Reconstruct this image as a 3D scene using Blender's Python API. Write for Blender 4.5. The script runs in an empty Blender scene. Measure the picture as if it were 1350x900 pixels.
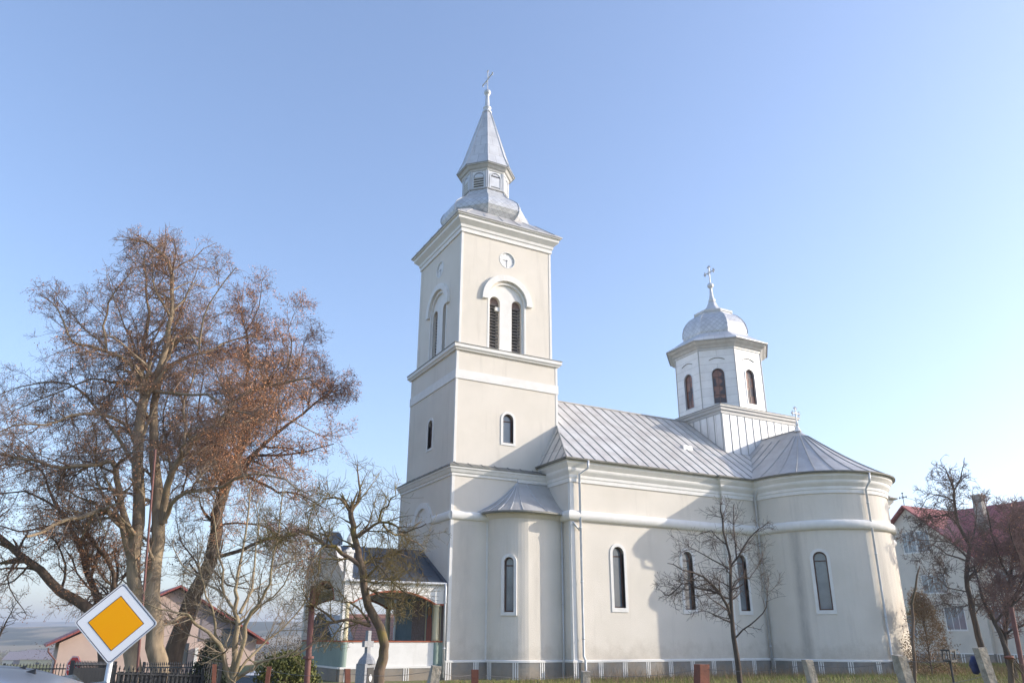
import bpy, bmesh, math, random
import numpy as np
from mathutils import Vector, Matrix
from mathutils.geometry import tessellate_polygon
PI = math.pi
rad = math.radians
S = bpy.context.scene
COL = S.collection
# ------------------------------------------------------------------ camera
YAW, PITCH, ROLL, FPX = .497, .363, .004, 1029.162
EYE = np.array([-14.239, -31.795, 1.6])
fw = np.array([math.sin(YAW)*math.cos(PITCH), math.cos(YAW)*math.cos(PITCH), math.sin(PITCH)])
rt = np.array([math.cos(YAW), -math.sin(YAW), 0.])
up = np.cross(rt, fw)
rt2 = rt*math.cos(ROLL)+up*math.sin(ROLL)
up2 = -rt*math.sin(ROLL)+up*math.cos(ROLL)
fh = np.array([math.sin(YAW), math.cos(YAW), 0.])
cam = bpy.data.objects.new('camera', bpy.data.cameras.new('camera'))
COL.objects.link(cam)
cam.data.sensor_width = 36
cam.data.lens = 36*FPX/1350
cam.data.clip_end = 9000
cam.data.clip_start = .1
cam.matrix_world = Matrix(((rt2[0], up2[0], -fw[0], EYE[0]), (rt2[1], up2[1], -fw[1], EYE[1]), (rt2[2], up2[2], -fw[2], EYE[2]), (0, 0, 0, 1)))
S.camera = cam
# ------------------------------------------------------------------ sky and sun
SUN_AZ, SUN_EL = -25.7, 20.0        # degrees, azimuth from +X towards +Y
sd = Vector((math.cos(rad(SUN_AZ))*math.cos(rad(SUN_EL)), math.sin(rad(SUN_AZ))*math.cos(rad(SUN_EL)), math.sin(rad(SUN_EL))))
w = bpy.data.worlds.new('World'); S.world = w; w.use_nodes = True
nt = w.node_tree
bg = nt.nodes['Background']
sky = nt.nodes.new('ShaderNodeTexSky'); sky.sky_type = 'NISHITA'; sky.sun_disc = False
sky.sun_elevation = rad(SUN_EL); sky.sun_rotation = rad(90-SUN_AZ)
sky.air_density = 1.0; sky.dust_density = 1.5; sky.ozone_density = 3.0; sky.altitude = 0
tint = nt.nodes.new('ShaderNodeMixRGB'); tint.blend_type = 'MULTIPLY'; tint.inputs[0].default_value = 1; tint.inputs[2].default_value = (1.09, 1.03, 1.07, 1)   # white balance of the winter air
gam = nt.nodes.new('ShaderNodeGamma'); gam.inputs[1].default_value = .86; nt.links.new(sky.outputs[0], gam.inputs[0]); nt.links.new(gam.outputs[0], tint.inputs[1]); nt.links.new(tint.outputs[0], bg.inputs[0]); bg.inputs[1].default_value = .15
sl = bpy.data.lights.new('sun', 'SUN'); sl.energy = 2.0; sl.angle = rad(.5); sl.color = (1, .91, .78)
sun = bpy.data.objects.new('sun', sl); COL.objects.link(sun)
sun.rotation_euler = sd.to_track_quat('Z', 'Y').to_euler()
S.view_settings.view_transform = 'Standard'; S.view_settings.look = 'None'
S.view_settings.gamma = 1; S.view_settings.use_curve_mapping = False
S.view_settings.exposure = 1.30


def Q(u, v, d):
    """the point of the place that the photo shows at (u, v), d metres ahead"""
    k = fw+rt2*(u-675)/FPX-up2*(v-450)/FPX
    return EYE+k*(d/(k@fh))


def G(u, d, z=0.):
    """ground point below column u, d metres ahead"""
    p = Q(u, 880, d)
    return np.array([p[0], p[1], z])

# ------------------------------------------------------------------ materials
MATS = {}


def _n(nt, t, **k):
    n = nt.nodes.new(t)
    for a, b in k.items():
        if a in n.inputs: n.inputs[a].default_value = b
        else: setattr(n, a, b)
    return n


def mat(name, c1, c2=None, scale=4, rough=.8, metal=0., bump=0., bscale=40, detail=6, lo=.35, hi=.65, vec=None, spec=.5, stain=None, stretch=(1, 1, 1)):
    """principled surface: colour c1 broken up towards c2 by noise"""
    m = bpy.data.materials.new(name); m.use_nodes = True; t = m.node_tree
    b = t.nodes['Principled BSDF']; b.inputs['Roughness'].default_value = rough; b.inputs['Metallic'].default_value = metal
    b.inputs['Specular IOR Level'].default_value = spec
    tc = _n(t, 'ShaderNodeTexCoord'); mp = _n(t, 'ShaderNodeMapping'); mp.inputs['Scale'].default_value = stretch
    t.links.new(tc.outputs['Object'], mp.inputs[0])
    if c2 is None: c2 = tuple(x*.9 for x in c1)
    no = _n(t, 'ShaderNodeTexNoise', Scale=scale, Detail=detail, Roughness=.6); t.links.new(mp.outputs[0], no.inputs['Vector'])
    r = _n(t, 'ShaderNodeValToRGB'); r.color_ramp.elements[0].position = lo; r.color_ramp.elements[1].position = hi
    r.color_ramp.elements[0].color = (*c1, 1); r.color_ramp.elements[1].color = (*c2, 1)
    t.links.new(no.outputs['Fac'], r.inputs[0]); out = r.outputs[0]
    if stain:
        sc, ss, amt, th = stain
        mp2 = _n(t, 'ShaderNodeMapping'); mp2.inputs['Scale'].default_value = ss; t.links.new(tc.outputs['Object'], mp2.inputs[0])
        n2 = _n(t, 'ShaderNodeTexNoise', Scale=1.0, Detail=5, Roughness=.65); t.links.new(mp2.outputs[0], n2.inputs['Vector'])
        r2 = _n(t, 'ShaderNodeValToRGB'); r2.color_ramp.elements[0].position = th; r2.color_ramp.elements[1].position = min(1, th+.18)
        r2.color_ramp.elements[0].color = (0, 0, 0, 1); r2.color_ramp.elements[1].color = (amt, amt, amt, 1)
        t.links.new(n2.outputs['Fac'], r2.inputs[0])
        mx = _n(t, 'ShaderNodeMixRGB'); mx.inputs[2].default_value = (*sc, 1); t.links.new(r2.outputs[0], mx.inputs[0]); t.links.new(out, mx.inputs[1]); out = mx.outputs[0]
    t.links.new(out, b.inputs['Base Color'])
    if bump:
        nb = _n(t, 'ShaderNodeTexNoise', Scale=bscale, Detail=4); t.links.new(mp.outputs[0], nb.inputs['Vector'])
        bp = _n(t, 'ShaderNodeBump', Strength=bump, Distance=.02); t.links.new(nb.outputs['Fac'], bp.inputs['Height']); t.links.new(bp.outputs[0], b.inputs['Normal'])
    MATS[name] = m
    return m


def sheet_mat(name, c1, c2, bw, rh, rough=.5, metal=.3, axes=None, mortar=.006, rot=0., mc=None, uv=False, bump=.55, off=.5, dirt=None, dirt_amt=.5):
    """metal sheets: brick layout gives each sheet a slightly different tone; axes picks (along, across) from object coordinates"""
    m = bpy.data.materials.new(name); m.use_nodes = True; t = m.node_tree
    b = t.nodes['Principled BSDF']; b.inputs['Roughness'].default_value = rough; b.inputs['Metallic'].default_value = metal
    tc = _n(t, 'ShaderNodeTexCoord')
    src = tc.outputs['UV'] if uv else tc.outputs['Object']
    if axes:
        sp = _n(t, 'ShaderNodeSeparateXYZ'); t.links.new(src, sp.inputs[0]); cb = _n(t, 'ShaderNodeCombineXYZ')
        t.links.new(sp.outputs[axes[0]], cb.inputs[0]); t.links.new(sp.outputs[axes[1]], cb.inputs[1]); src = cb.outputs[0]
    mp = _n(t, 'ShaderNodeMapping'); mp.inputs['Rotation'].default_value = (0, 0, rot); t.links.new(src, mp.inputs[0])
    br = _n(t, 'ShaderNodeTexBrick'); br.offset = off
    br.inputs['Color1'].default_value = (*c1, 1); br.inputs['Color2'].default_value = (*c2, 1)
    br.inputs['Mortar'].default_value = (*(mc or tuple(x*.45 for x in c1)), 1)
    br.inputs['Scale'].default_value = 1; br.inputs['Mortar Size'].default_value = mortar; br.inputs['Brick Width'].default_value = bw; br.inputs['Row Height'].default_value = rh
    br.inputs['Mortar Smooth'].default_value = .3
    t.links.new(mp.outputs[0], br.inputs['Vector'])
    no = _n(t, 'ShaderNodeTexNoise', Scale=1.3, Detail=7, Roughness=.65); t.links.new(tc.outputs['Object'], no.inputs['Vector'])
    r = _n(t, 'ShaderNodeValToRGB'); r.color_ramp.elements[0].position = .42; r.color_ramp.elements[1].position = .7
    r.color_ramp.elements[0].color = (0, 0, 0, 1); r.color_ramp.elements[1].color = (dirt_amt,)*3+(1,)
    t.links.new(no.outputs['Fac'], r.inputs[0])
    mx = _n(t, 'ShaderNodeMixRGB'); mx.inputs[2].default_value = (*(dirt or tuple(x*.72 for x in c1)), 1)
    t.links.new(r.outputs[0], mx.inputs[0]); t.links.new(br.outputs['Color'], mx.inputs[1]); t.links.new(mx.outputs[0], b.inputs['Base Color'])
    bp = _n(t, 'ShaderNodeBump', Strength=bump, Distance=.02); bp.invert = True
    n3 = _n(t, 'ShaderNodeTexNoise', Scale=2.2, Detail=3); t.links.new(tc.outputs['Object'], n3.inputs['Vector'])
    ad = _n(t, 'ShaderNodeMath', operation='MULTIPLY_ADD'); ad.inputs[1].default_value = .8
    t.links.new(n3.outputs['Fac'], ad.inputs[0]); t.links.new(br.outputs['Fac'], ad.inputs[2])
    t.links.new(ad.outputs[0], bp.inputs['Height']); t.links.new(bp.outputs[0], b.inputs['Normal'])
    MATS[name] = m
    return m


M = MATS
mat('cream_plaster', (.78, .72, .635), (.72, .665, .58), scale=.55, bump=.45, bscale=45, rough=.92, stain=((.42, .38, .33), (1.5, 1.5, .14), .32, .56), spec=.2)
mat('white_trim', (.83, .81, .775), (.77, .75, .71), scale=2.5, bump=.15, bscale=50, rough=.8, stain=((.50, .46, .40), (2, 2, .5), .3, .62), spec=.25)
mat('plinth_stone', (.20, .195, .18), (.30, .285, .26), scale=1.4, bump=.5, bscale=90, rough=.85, stain=((.42, .37, .30), (.7, .7, 1.8), .6, .58))
mat('galvanised', (.55, .56, .57), (.66, .67, .68), scale=3, metal=.3, rough=.45)
mat('eave_metal', (.16, .165, .15), (.26, .25, .22), scale=3, metal=.3, rough=.6)
mat('seam_metal', (.34, .33, .31), (.42, .41, .39), scale=3, metal=.2, rough=.55)
mat('cornice_metal', (.50, .49, .47), (.60, .59, .57), scale=3, metal=.15, rough=.55)
mat('brown_frame', (.085, .04, .028), (.12, .06, .04), scale=9, rough=.5)
mat('glass_pane', (.16, .19, .21), (.22, .25, .27), scale=1.2, rough=.06, spec=.9)
mat('glass_dark', (.05, .06, .07), (.08, .09, .1), scale=1.2, rough=.05, spec=.9)
mat('glass_stained', (.26, .13, .09), (.07, .055, .06), scale=2.2, rough=.25, lo=.45, hi=.55, detail=0)
mat('louver_wood', (.17, .10, .08), (.26, .20, .18), scale=12, rough=.8)
mat('slat_grey', (.30, .29, .29), (.22, .20, .19), scale=12, rough=.8)
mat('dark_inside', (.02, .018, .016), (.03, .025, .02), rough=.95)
mat('clock_white', (.80, .79, .77), (.75, .74, .71), scale=3, rough=.5)
mat('clock_grey', (.20, .20, .22), (.26, .26, .27), rough=.5)
mat('black_paint', (.02, .02, .022), (.03, .03, .03), rough=.5)
mat('rusty_steel', (.24, .085, .05), (.16, .06, .04), scale=8, rough=.8, bump=.2)
mat('rust_pipe', (.21, .085, .07), (.15, .065, .055), scale=5, rough=.7)
mat('old_concrete', (.42, .37, .30), (.26, .23, .185), scale=11, rough=.95, bump=.8, bscale=25, stain=((.40, .31, .06), (5, 5, 3), .8, .6))
mat('bark_grey', (.38, .29, .19), (.22, .165, .11), scale=5, rough=.95, bump=.9, bscale=9, stretch=(1, 1, .3), stain=((.12, .12, .03), (.8, .8, .5), .6, .56))
mat('bark_dark', (.18, .125, .085), (.10, .07, .05), scale=6, rough=.95, bump=.9, bscale=10, stretch=(1, 1, .3), stain=((.10, .10, .025), (.8, .8, .5), .6, .58))
mat('bark_moss', (.20, .145, .10), (.12, .085, .06), scale=7, rough=.95, bump=.8, bscale=12, stretch=(1, 1, .4), stain=((.26, .20, .03), (1.5, 1.5, 1.2), .95, .50))
mat('bark_pale', (.36, .29, .18), (.26, .20, .13), scale=7, rough=.95, bump=.5, bscale=14, stretch=(1, 1, .4))
mat('bark_darkest', (.10, .075, .058), (.055, .042, .034), scale=6, rough=.95, bump=.9, bscale=10, stretch=(1, 1, .3), stain=((.10, .10, .03), (.8, .8, .5), .6, .58))  # darkest of the bark browns
mat('twig_brown', (.36, .24, .17), (.22, .15, .11), scale=6, rough=.9)
mat('twig_dark', (.13, .095, .075), (.085, .062, .05), scale=6, rough=.9)
mat('twig_red', (.22, .13, .11), (.15, .09, .08), scale=6, rough=.9)
mat('twig_moss', (.25, .20, .075), (.15, .11, .07), scale=3, rough=.9)
mat('twig_pale', (.33, .27, .19), (.24, .19, .14), scale=6, rough=.9)
mat('dry_leaf', (.64, .30, .14), (.46, .21, .10), scale=9, rough=.75, detail=2)
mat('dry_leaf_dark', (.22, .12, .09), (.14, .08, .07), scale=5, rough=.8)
mat('brown_needle', (.24, .15, .08), (.30, .20, .10), scale=4, rough=.9)
mat('thuja_green', (.14, .14, .03), (.07, .085, .02), scale=5, rough=.85)
mat('dark_green', (.035, .045, .02), (.02, .028, .012), scale=5, rough=.85)
mat('ground_grass', (.14, .16, .04), (.17, .14, .06), scale=1.3, rough=1, bump=.8, bscale=18)
mat('grass_blade', (.22, .26, .05), (.26, .23, .07), scale=.6, rough=.8)
mat('dry_blade', (.32, .22, .12), (.22, .14, .08), scale=2, rough=.85)
mat('pink_wall', (.64, .49, .42), (.58, .44, .38), scale=1, rough=.9, bump=.2)
mat('grey_gable', (.34, .29, .30), (.28, .24, .25), scale=2, rough=.9)
mat('white_wall', (.72, .66, .56), (.64, .585, .50), scale=1, rough=.9, bump=.2, stain=((.40, .38, .34), (1.2, 1.2, .2), .4, .58))
mat('red_brick', (.33, .13, .085), (.24, .10, .07), scale=6, rough=.9)
mat('chimney_plaster', (.40, .37, .32), (.30, .28, .25), scale=3, rough=.95)
mat('fence_dark', (.018, .021, .028), (.03, .033, .04), rough=.5, metal=.3)
mat('green_paint', (.27, .34, .30), (.23, .30, .26), scale=2, rough=.8)
mat('cream_column', (.68, .60, .40), (.6, .53, .36), scale=3, rough=.7)
mat('red_trim', (.42, .12, .06), (.35, .10, .05), rough=.8)
mat('sign_white', (.90, .91, .93), (.87, .88, .90), scale=2, rough=.35)
mat('sign_black', (.03, .03, .06), (.03, .03, .06), rough=.4)
mat('sign_yellow', (1, .43, .002), (1, .41, .002), scale=3, rough=.55, spec=.2)
mat('sign_red', (.65, .02, .02), (.6, .02, .02), rough=.4)
mat('car_silver', (.34, .40, .47), (.33, .39, .46), metal=.6, rough=.28, spec=.7)
mat('car_blue', (.20, .25, .33), (.19, .24, .32), metal=.6, rough=.28, spec=.7)
mat('car_white', (.75, .75, .75), (.72, .72, .72), rough=.3)
mat('car_glass', (.03, .04, .045), (.04, .05, .055), rough=.04, spec=1)
mat('tyre', (.02, .02, .02), (.03, .03, .03), rough=.9)
mat('granite', (.22, .23, .25), (.30, .31, .33), scale=30, rough=.5)
mat('flower_pink', (.6, .04, .25), (.5, .03, .2), rough=.7)
mat('blue_plastic', (.015, .025, .09), (.02, .03, .10), rough=.5)
mat('cloth_white', (.75, .75, .74), (.6, .6, .6), rough=.9)
mat('wire_steel', (.30, .29, .28), (.2, .18, .16), rough=.6, metal=.5)
mat('asphalt', (.05, .05, .052), (.065, .064, .062), scale=8, rough=.95)
mat('far_hill', (.05, .06, .04), (.26, .21, .13), scale=.012, rough=1, lo=.46, hi=.54, detail=10)
mat('far_brush', (.17, .12, .09), (.10, .085, .06), scale=.2, rough=1)
mat('nest_black', (.03, .025, .03), (.02, .02, .02), rough=1)
mat('icon_teal', (.12, .18, .20), (.09, .14, .16), rough=.7)
mat('icon_ochre', (.45, .20, .05), (.36, .17, .05), scale=6, rough=.7)
mat('icon_skin', (.45, .25, .15), (.4, .22, .14), rough=.7)
mat('icon_red', (.38, .10, .05), (.3, .08, .05), rough=.7)
sheet_mat('roof_sheet', (.58, .555, .52), (.66, .64, .61), 2.0, .62, rough=.55, metal=.12, axes=(1, 0), dirt=(.33, .28, .25), dirt_amt=.55)
sheet_mat('roof_sheet_plain', (.47, .46, .45), (.53, .52, .505), 1.4, .55, rough=.5, metal=.2, axes=(0, 1), dirt=(.30, .265, .25), dirt_amt=.5, mortar=.0)
sheet_mat('porch_sheet', (.075, .095, .125), (.10, .12, .15), 1.5, .8, rough=.45, metal=.4, axes=(1, 0))
sheet_mat('drum_sheet', (.84, .84, .83), (.78, .78, .775), 40., .50, rough=.5, metal=.08, uv=True, mortar=.008, dirt=(.55, .53, .50), dirt_amt=.4)
sheet_mat('base_sheet', (.84, .84, .83), (.78, .78, .775), 40., .60, rough=.5, metal=.08, uv=True, rot=PI/2, mortar=.010, dirt=(.52, .50, .48), dirt_amt=.4)
sheet_mat('scale_sheet', (.60, .61, .625), (.68, .69, .70), .24, .24, rough=.42, metal=.3, uv=True, rot=PI/4, mc=(.34, .35, .36), mortar=.010, off=0., dirt=(.34, .34, .35))
sheet_mat('spire_sheet', (.58, .585, .595), (.66, .665, .67), .62, .80, rough=.45, metal=.2, uv=True, mortar=.008, dirt=(.36, .36, .37))
sheet_mat('red_tile', (.33, .085, .075), (.40, .12, .10), .35, .28, rough=.6, metal=.0, axes=(0, 1), mortar=.02, dirt=(.22, .05, .05))
sheet_mat('old_tile', (.46, .22, .15), (.36, .17, .12), .30, .16, rough=.85, metal=0, axes=(0, 2), mortar=.02, mc=(.2, .1, .08), dirt=(.24, .20, .12))
sheet_mat('brick_wall', (.34, .12, .085), (.27, .10, .07), .28, .09, rough=.9, metal=0, axes=(0, 2), mortar=.012, mc=(.3, .2, .16))

# splash dirt with a ragged upper edge low on the plaster (the stain is part of the wall)
def splash(m, z0, z1, col, amt):
    t = M[m].node_tree; b = t.nodes['Principled BSDF']; src = b.inputs['Base Color'].links[0].from_socket
    tc = _n(t, 'ShaderNodeTexCoord'); sp = _n(t, 'ShaderNodeSeparateXYZ'); t.links.new(tc.outputs['Object'], sp.inputs[0])
    no = _n(t, 'ShaderNodeTexNoise', Scale=1.9, Detail=8, Roughness=.7); t.links.new(tc.outputs['Object'], no.inputs['Vector'])
    ad = _n(t, 'ShaderNodeMath', operation='MULTIPLY_ADD'); ad.inputs[1].default_value = -2.2; t.links.new(no.outputs['Fac'], ad.inputs[0]); t.links.new(sp.outputs[2], ad.inputs[2])
    mr = _n(t, 'ShaderNodeMapRange'); mr.inputs[1].default_value = z0-1.1; mr.inputs[2].default_value = z1-1.1; mr.inputs[3].default_value = amt; mr.inputs[4].default_value = 0
    t.links.new(ad.outputs[0], mr.inputs[0]); mx = _n(t, 'ShaderNodeMixRGB'); mx.inputs[2].default_value = (*col, 1)
    t.links.new(mr.outputs[0], mx.inputs[0]); t.links.new(src, mx.inputs[1]); t.links.new(mx.outputs[0], b.inputs['Base Color'])


splash('cream_plaster', .55, 1.5, (.46, .40, .32), .55)
def rain_streak(m, x, y, wd, z1, col, amt):
    """one dark rain streak running down the plaster below a leaking joint"""
    t = M[m].node_tree; b = t.nodes['Principled BSDF']; src = b.inputs['Base Color'].links[0].from_socket
    tc = _n(t, 'ShaderNodeTexCoord'); mp = _n(t, 'ShaderNodeMapping'); mp.inputs['Location'].default_value = (-x/wd, -y/wd, 0); mp.inputs['Scale'].default_value = (1/wd, 1/wd, 0)
    t.links.new(tc.outputs['Object'], mp.inputs[0]); ln = _n(t, 'ShaderNodeVectorMath', operation='LENGTH'); t.links.new(mp.outputs[0], ln.inputs[0])
    mr = _n(t, 'ShaderNodeMapRange'); mr.inputs[1].default_value = 1; mr.inputs[2].default_value = .2; t.links.new(ln.outputs['Value'], mr.inputs[0])
    m3 = _n(t, 'ShaderNodeMapping'); m3.inputs['Scale'].default_value = (2.5, 2.5, .7); t.links.new(tc.outputs['Object'], m3.inputs[0]); no = _n(t, 'ShaderNodeTexNoise', Scale=1.4, Detail=6, Roughness=.7); t.links.new(m3.outputs[0], no.inputs['Vector'])
    sp = _n(t, 'ShaderNodeSeparateXYZ'); t.links.new(tc.outputs['Object'], sp.inputs[0]); lt = _n(t, 'ShaderNodeMath', operation='LESS_THAN'); lt.inputs[1].default_value = z1; t.links.new(sp.outputs[2], lt.inputs[0])
    a = _n(t, 'ShaderNodeMath', operation='MULTIPLY'); t.links.new(mr.outputs[0], a.inputs[0]); t.links.new(no.outputs['Fac'], a.inputs[1])
    c = _n(t, 'ShaderNodeMath', operation='MULTIPLY'); t.links.new(a.outputs[0], c.inputs[0]); t.links.new(lt.outputs[0], c.inputs[1])
    d = _n(t, 'ShaderNodeMath', operation='MULTIPLY'); d.inputs[1].default_value = amt; d.use_clamp = True; t.links.new(c.outputs[0], d.inputs[0])
    mx = _n(t, 'ShaderNodeMixRGB'); mx.inputs[2].default_value = (*col, 1); t.links.new(d.outputs[0], mx.inputs[0]); t.links.new(src, mx.inputs[1]); t.links.new(mx.outputs[0], b.inputs['Base Color'])


rain_streak('cream_plaster', 13.42, -7.36, .36, 6.5, (.36, .34, .31), 1.1)
rain_streak('cream_plaster', -2.3, -3.17, .8, 6.5, (.34, .32, .30), .55)
splash('plinth_stone', -.1, .7, (.36, .27, .18), .6)

# ------------------------------------------------------------------ mesh helpers


class MB:
    def __init__(s): s.v = []; s.f = []; s.uv = []; s.hasuv = False

    def add(s, vs, fs, uvs=None):
        o = len(s.v); s.v += [tuple(map(float, p)) for p in vs]; s.f += [tuple(i+o for i in f) for f in fs]
        if uvs: s.hasuv = True
        s.uv += uvs or [None]*len(fs)
        return s

    def box(s, x0, x1, y0, y1, z0, z1, rz=0, c=None):
        P = [(x, y, z) for z in (z0, z1) for x, y in ((x0, y0), (x1, y0), (x1, y1), (x0, y1))]
        if rz:
            c = c or ((x0+x1)/2, (y0+y1)/2); a, b = math.cos(rz), math.sin(rz)
            P = [(c[0]+(x-c[0])*a-(y-c[1])*b, c[1]+(x-c[0])*b+(y-c[1])*a, z) for x, y, z in P]
        return s.add(P, [(3, 2, 1, 0), (4, 5, 6, 7), (0, 1, 5, 4), (1, 2, 6, 5), (2, 3, 7, 6), (3, 0, 4, 7)])

    def bar(s, a, b, w, h=None, upv=(0, 0, 1)):
        """rectangular bar from a to b, w across, h along the up vector"""
        h = h or w; a = Vector(a); b = Vector(b); d = (b-a).normalized(); u = Vector(upv)
        x = d.cross(u)
        if x.length < 1e-4: x = d.cross(Vector((1, 0, 0)))
        x.normalize(); y = x.cross(d).normalized()
        P = [p+x*i*w/2+y*j*h/2 for p in (a, b) for i, j in ((-1, -1), (1, -1), (1, 1), (-1, 1))]
        return s.add(P, [(3, 2, 1, 0), (4, 5, 6, 7), (0, 1, 5, 4), (1, 2, 6, 5), (2, 3, 7, 6), (3, 0, 4, 7)])

    def tube(s, pts, r, n=8, cap=True):
        pts = [Vector(p) for p in pts]; k = len(pts)
        rs = r if isinstance(r, (list, tuple)) else [r]*k
        V = []; ref = None
        for i, p in enumerate(pts):
            d = (pts[min(i+1, k-1)]-pts[max(i-1, 0)]).normalized()
            if ref is None:
                ref = Vector((0, 0, 1)) if abs(d.z) < .9 else Vector((1, 0, 0))
            x = (ref-d*ref.dot(d)).normalized(); y = d.cross(x); ref = x
            V += [p+(x*math.cos(2*PI*j/n)+y*math.sin(2*PI*j/n))*rs[i] for j in range(n)]
        F = [(i*n+j, i*n+(j+1) % n, (i+1)*n+(j+1) % n, (i+1)*n+j) for i in range(k-1) for j in range(n)]
        if cap: F += [tuple(range(n-1, -1, -1)), tuple((k-1)*n+j for j in range(n))]
        return s.add(V, F)

    def lathe(s, prof, c, n=8, ph=None, a0=0, a1=2*PI, cap=True):
        """prof: (radius, z) upwards; ph: phase"""
        ph = PI/n if ph is None else ph; full = abs(a1-a0-2*PI) < 1e-6; m = n if full else n+1
        V = [(c[0]+r*math.cos(ph+a0+(a1-a0)*j/n), c[1]+r*math.sin(ph+a0+(a1-a0)*j/n), z) for r, z in prof for j in range(m)]
        F = []; U = []; L = 0
        for i in range(len(prof)-1):
            L2 = L+math.hypot(prof[i+1][0]-prof[i][0], prof[i+1][1]-prof[i][1])
            for j in range(n):
                F.append((i*m+j, i*m+(j+1) % m, (i+1)*m+(j+1) % m, (i+1)*m+j))
                w0 = prof[i][0]*math.sin((a1-a0)/n/2); w1 = prof[i+1][0]*math.sin((a1-a0)/n/2); cc = j*10.
                U.append([(cc-w0, L), (cc+w0, L), (cc+w1, L2), (cc-w1, L2)])
            L = L2
        if cap and full:
            F += [tuple(range(m-1, -1, -1)), tuple((len(prof)-1)*m+j for j in range(m))]
            U += [[(0, 0)]*m, [(0, 0)]*m]
        return s.add(V, F, U)

    def prism(s, poly, z0, z1):
        """poly: plan outline counter-clockwise"""
        n = len(poly); V = [(x, y, z0) for x, y in poly]+[(x, y, z1) for x, y in poly]
        F = [(i, (i+1) % n, n+(i+1) % n, n+i) for i in range(n)]
        T = tessellate_polygon([[Vector((x, y, 0)) for x, y in poly]])
        ar = sum(poly[i][0]*poly[(i+1) % n][1]-poly[(i+1) % n][0]*poly[i][1] for i in range(n))
        for t in T:
            a, b, c = [Vector((*poly[i], 0)) for i in t]
            if (b-a).cross(c-a).z < 0: t = (t[0], t[2], t[1])
            F += [tuple(n+i for i in t), (t[2], t[1], t[0])]
        return s.add(V, F)

    def slab(s, P0, R, N, poly, d0, d1):
        """outline poly of (s, z) in the upright plane at P0 with right vector R, pushed from d0 to d1 along N"""
        P0 = Vector(P0); R = Vector(R); N = Vector(N); n = len(poly); Z = Vector((0, 0, 1))
        V = [P0+R*a+Z*b+N*d for d in (d0, d1) for a, b in poly]
        F = [(i, (i+1) % n, n+(i+1) % n, n+i) for i in range(n)]
        T = tessellate_polygon([[Vector((a, b, 0)) for a, b in poly]])
        for t in T: F += [tuple(n+i for i in t), (t[2], t[1], t[0])]
        return s.add(V, F)

    def ring(s, P0, R, N, outer, inner, d0, d1):
        P0 = Vector(P0); R = Vector(R); N = Vector(N); n = len(outer); Z = Vector((0, 0, 1))
        V = [P0+R*a+Z*b+N*d for d in (d0, d1) for poly in (outer, inner) for a, b in poly]
        F = []
        for i in range(n):
            j = (i+1) % n
            F += [(i, j, n+j, n+i), (2*n+j, 2*n+i, 3*n+i, 3*n+j), (j, i, 2*n+i, 2*n+j), (n+i, n+j, 3*n+j, 3*n+i)]
        return s.add(V, F)

    def sweep(s, path, prof, closed=False, inner=.06):
        """moulding: prof of (outward offset, z) bottom to top, run along a plan path whose outside is on the right hand"""
        k = len(path); pr = [(-inner, prof[0][1])]+list(prof)+[(-inner, prof[-1][1])]; m = len(pr); V = []
        for i, p in enumerate(path):
            a = path[(i-1) % k] if (closed or i > 0) else None; b = path[(i+1) % k] if (closed or i < k-1) else None
            ns = []
            for q0, q1 in ((a, p), (p, b)):
                if q0 is None or q1 is None: continue
                d = Vector((q1[0]-q0[0], q1[1]-q0[1])).normalized(); ns.append(Vector((d.y, -d.x)))
            nn = ns[0] if len(ns) == 1 else (ns[0]+ns[1])/max(.25, 1+ns[0].dot(ns[1]))
            V += [(p[0]+nn.x*o, p[1]+nn.y*o, z) for o, z in pr]
        F = []
        for i in range(k if closed else k-1):
            i2 = (i+1) % k
            for j in range(m):
                j2 = (j+1) % m; F.append((i*m+j, i2*m+j, i2*m+j2, i*m+j2))
        if not closed: F += [tuple(range(m)), tuple((k-1)*m+j for j in range(m-1, -1, -1))]
        return s.add(V, F)

    def build(s, name, material, parent=None, smooth=False, fix=True, world=True):
        me = bpy.data.meshes.new(name); o0 = np.zeros(3)
        if parent is not None and world:
            q = parent
            while q is not None: o0 = o0+np.array(q.location); q = q.parent
        V = np.array(s.v, dtype=np.float32).reshape(-1, 3)-o0.astype(np.float32)
        me.from_pydata(V.tolist(), [], s.f)
        if s.hasuv:
            l = me.uv_layers.new(name='UV'); i = 0
            for f, u in zip(s.f, s.uv):
                for k in range(len(f)):
                    if u: l.data[i].uv = u[k]
                    i += 1
        if fix:
            bm = bmesh.new(); bm.from_mesh(me); bmesh.ops.recalc_face_normals(bm, faces=bm.faces); bm.to_mesh(me); bm.free()
        if smooth: me.polygons.foreach_set('use_smooth', [True]*len(me.polygons))
        if material: me.materials.append(M[material] if isinstance(material, str) else material)
        me.update(); o = bpy.data.objects.new(name, me); COL.objects.link(o)
        if parent is not None: o.parent = parent
        return o


def pieces(mb, name, material, parent):
    """each separate piece of the collected shapes becomes a part of its own"""
    n = len(mb.v); up_ = list(range(n))
    def find(i):
        while up_[i] != i: up_[i] = up_[up_[i]]; i = up_[i]
        return i
    for f in mb.f:
        a = find(f[0])
        for i in f[1:]: up_[find(i)] = a
    gr = {}
    for f in mb.f: gr.setdefault(find(f[0]), []).append(f)
    out = []
    for fs in gr.values():
        ids = sorted({i for f in fs for i in f}); mp_ = {i: k for k, i in enumerate(ids)}; q = MB(); q.add([mb.v[i] for i in ids], [tuple(mp_[i] for i in f) for f in fs]); out.append(q.build(name, material, parent))
    return out


def tag(o, label=None, cat=None, group=None, kind=None):
    if label: o['label'] = label
    if cat: o['category'] = cat
    if group: o['group'] = group
    if kind: o['kind'] = kind
    return o


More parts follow.
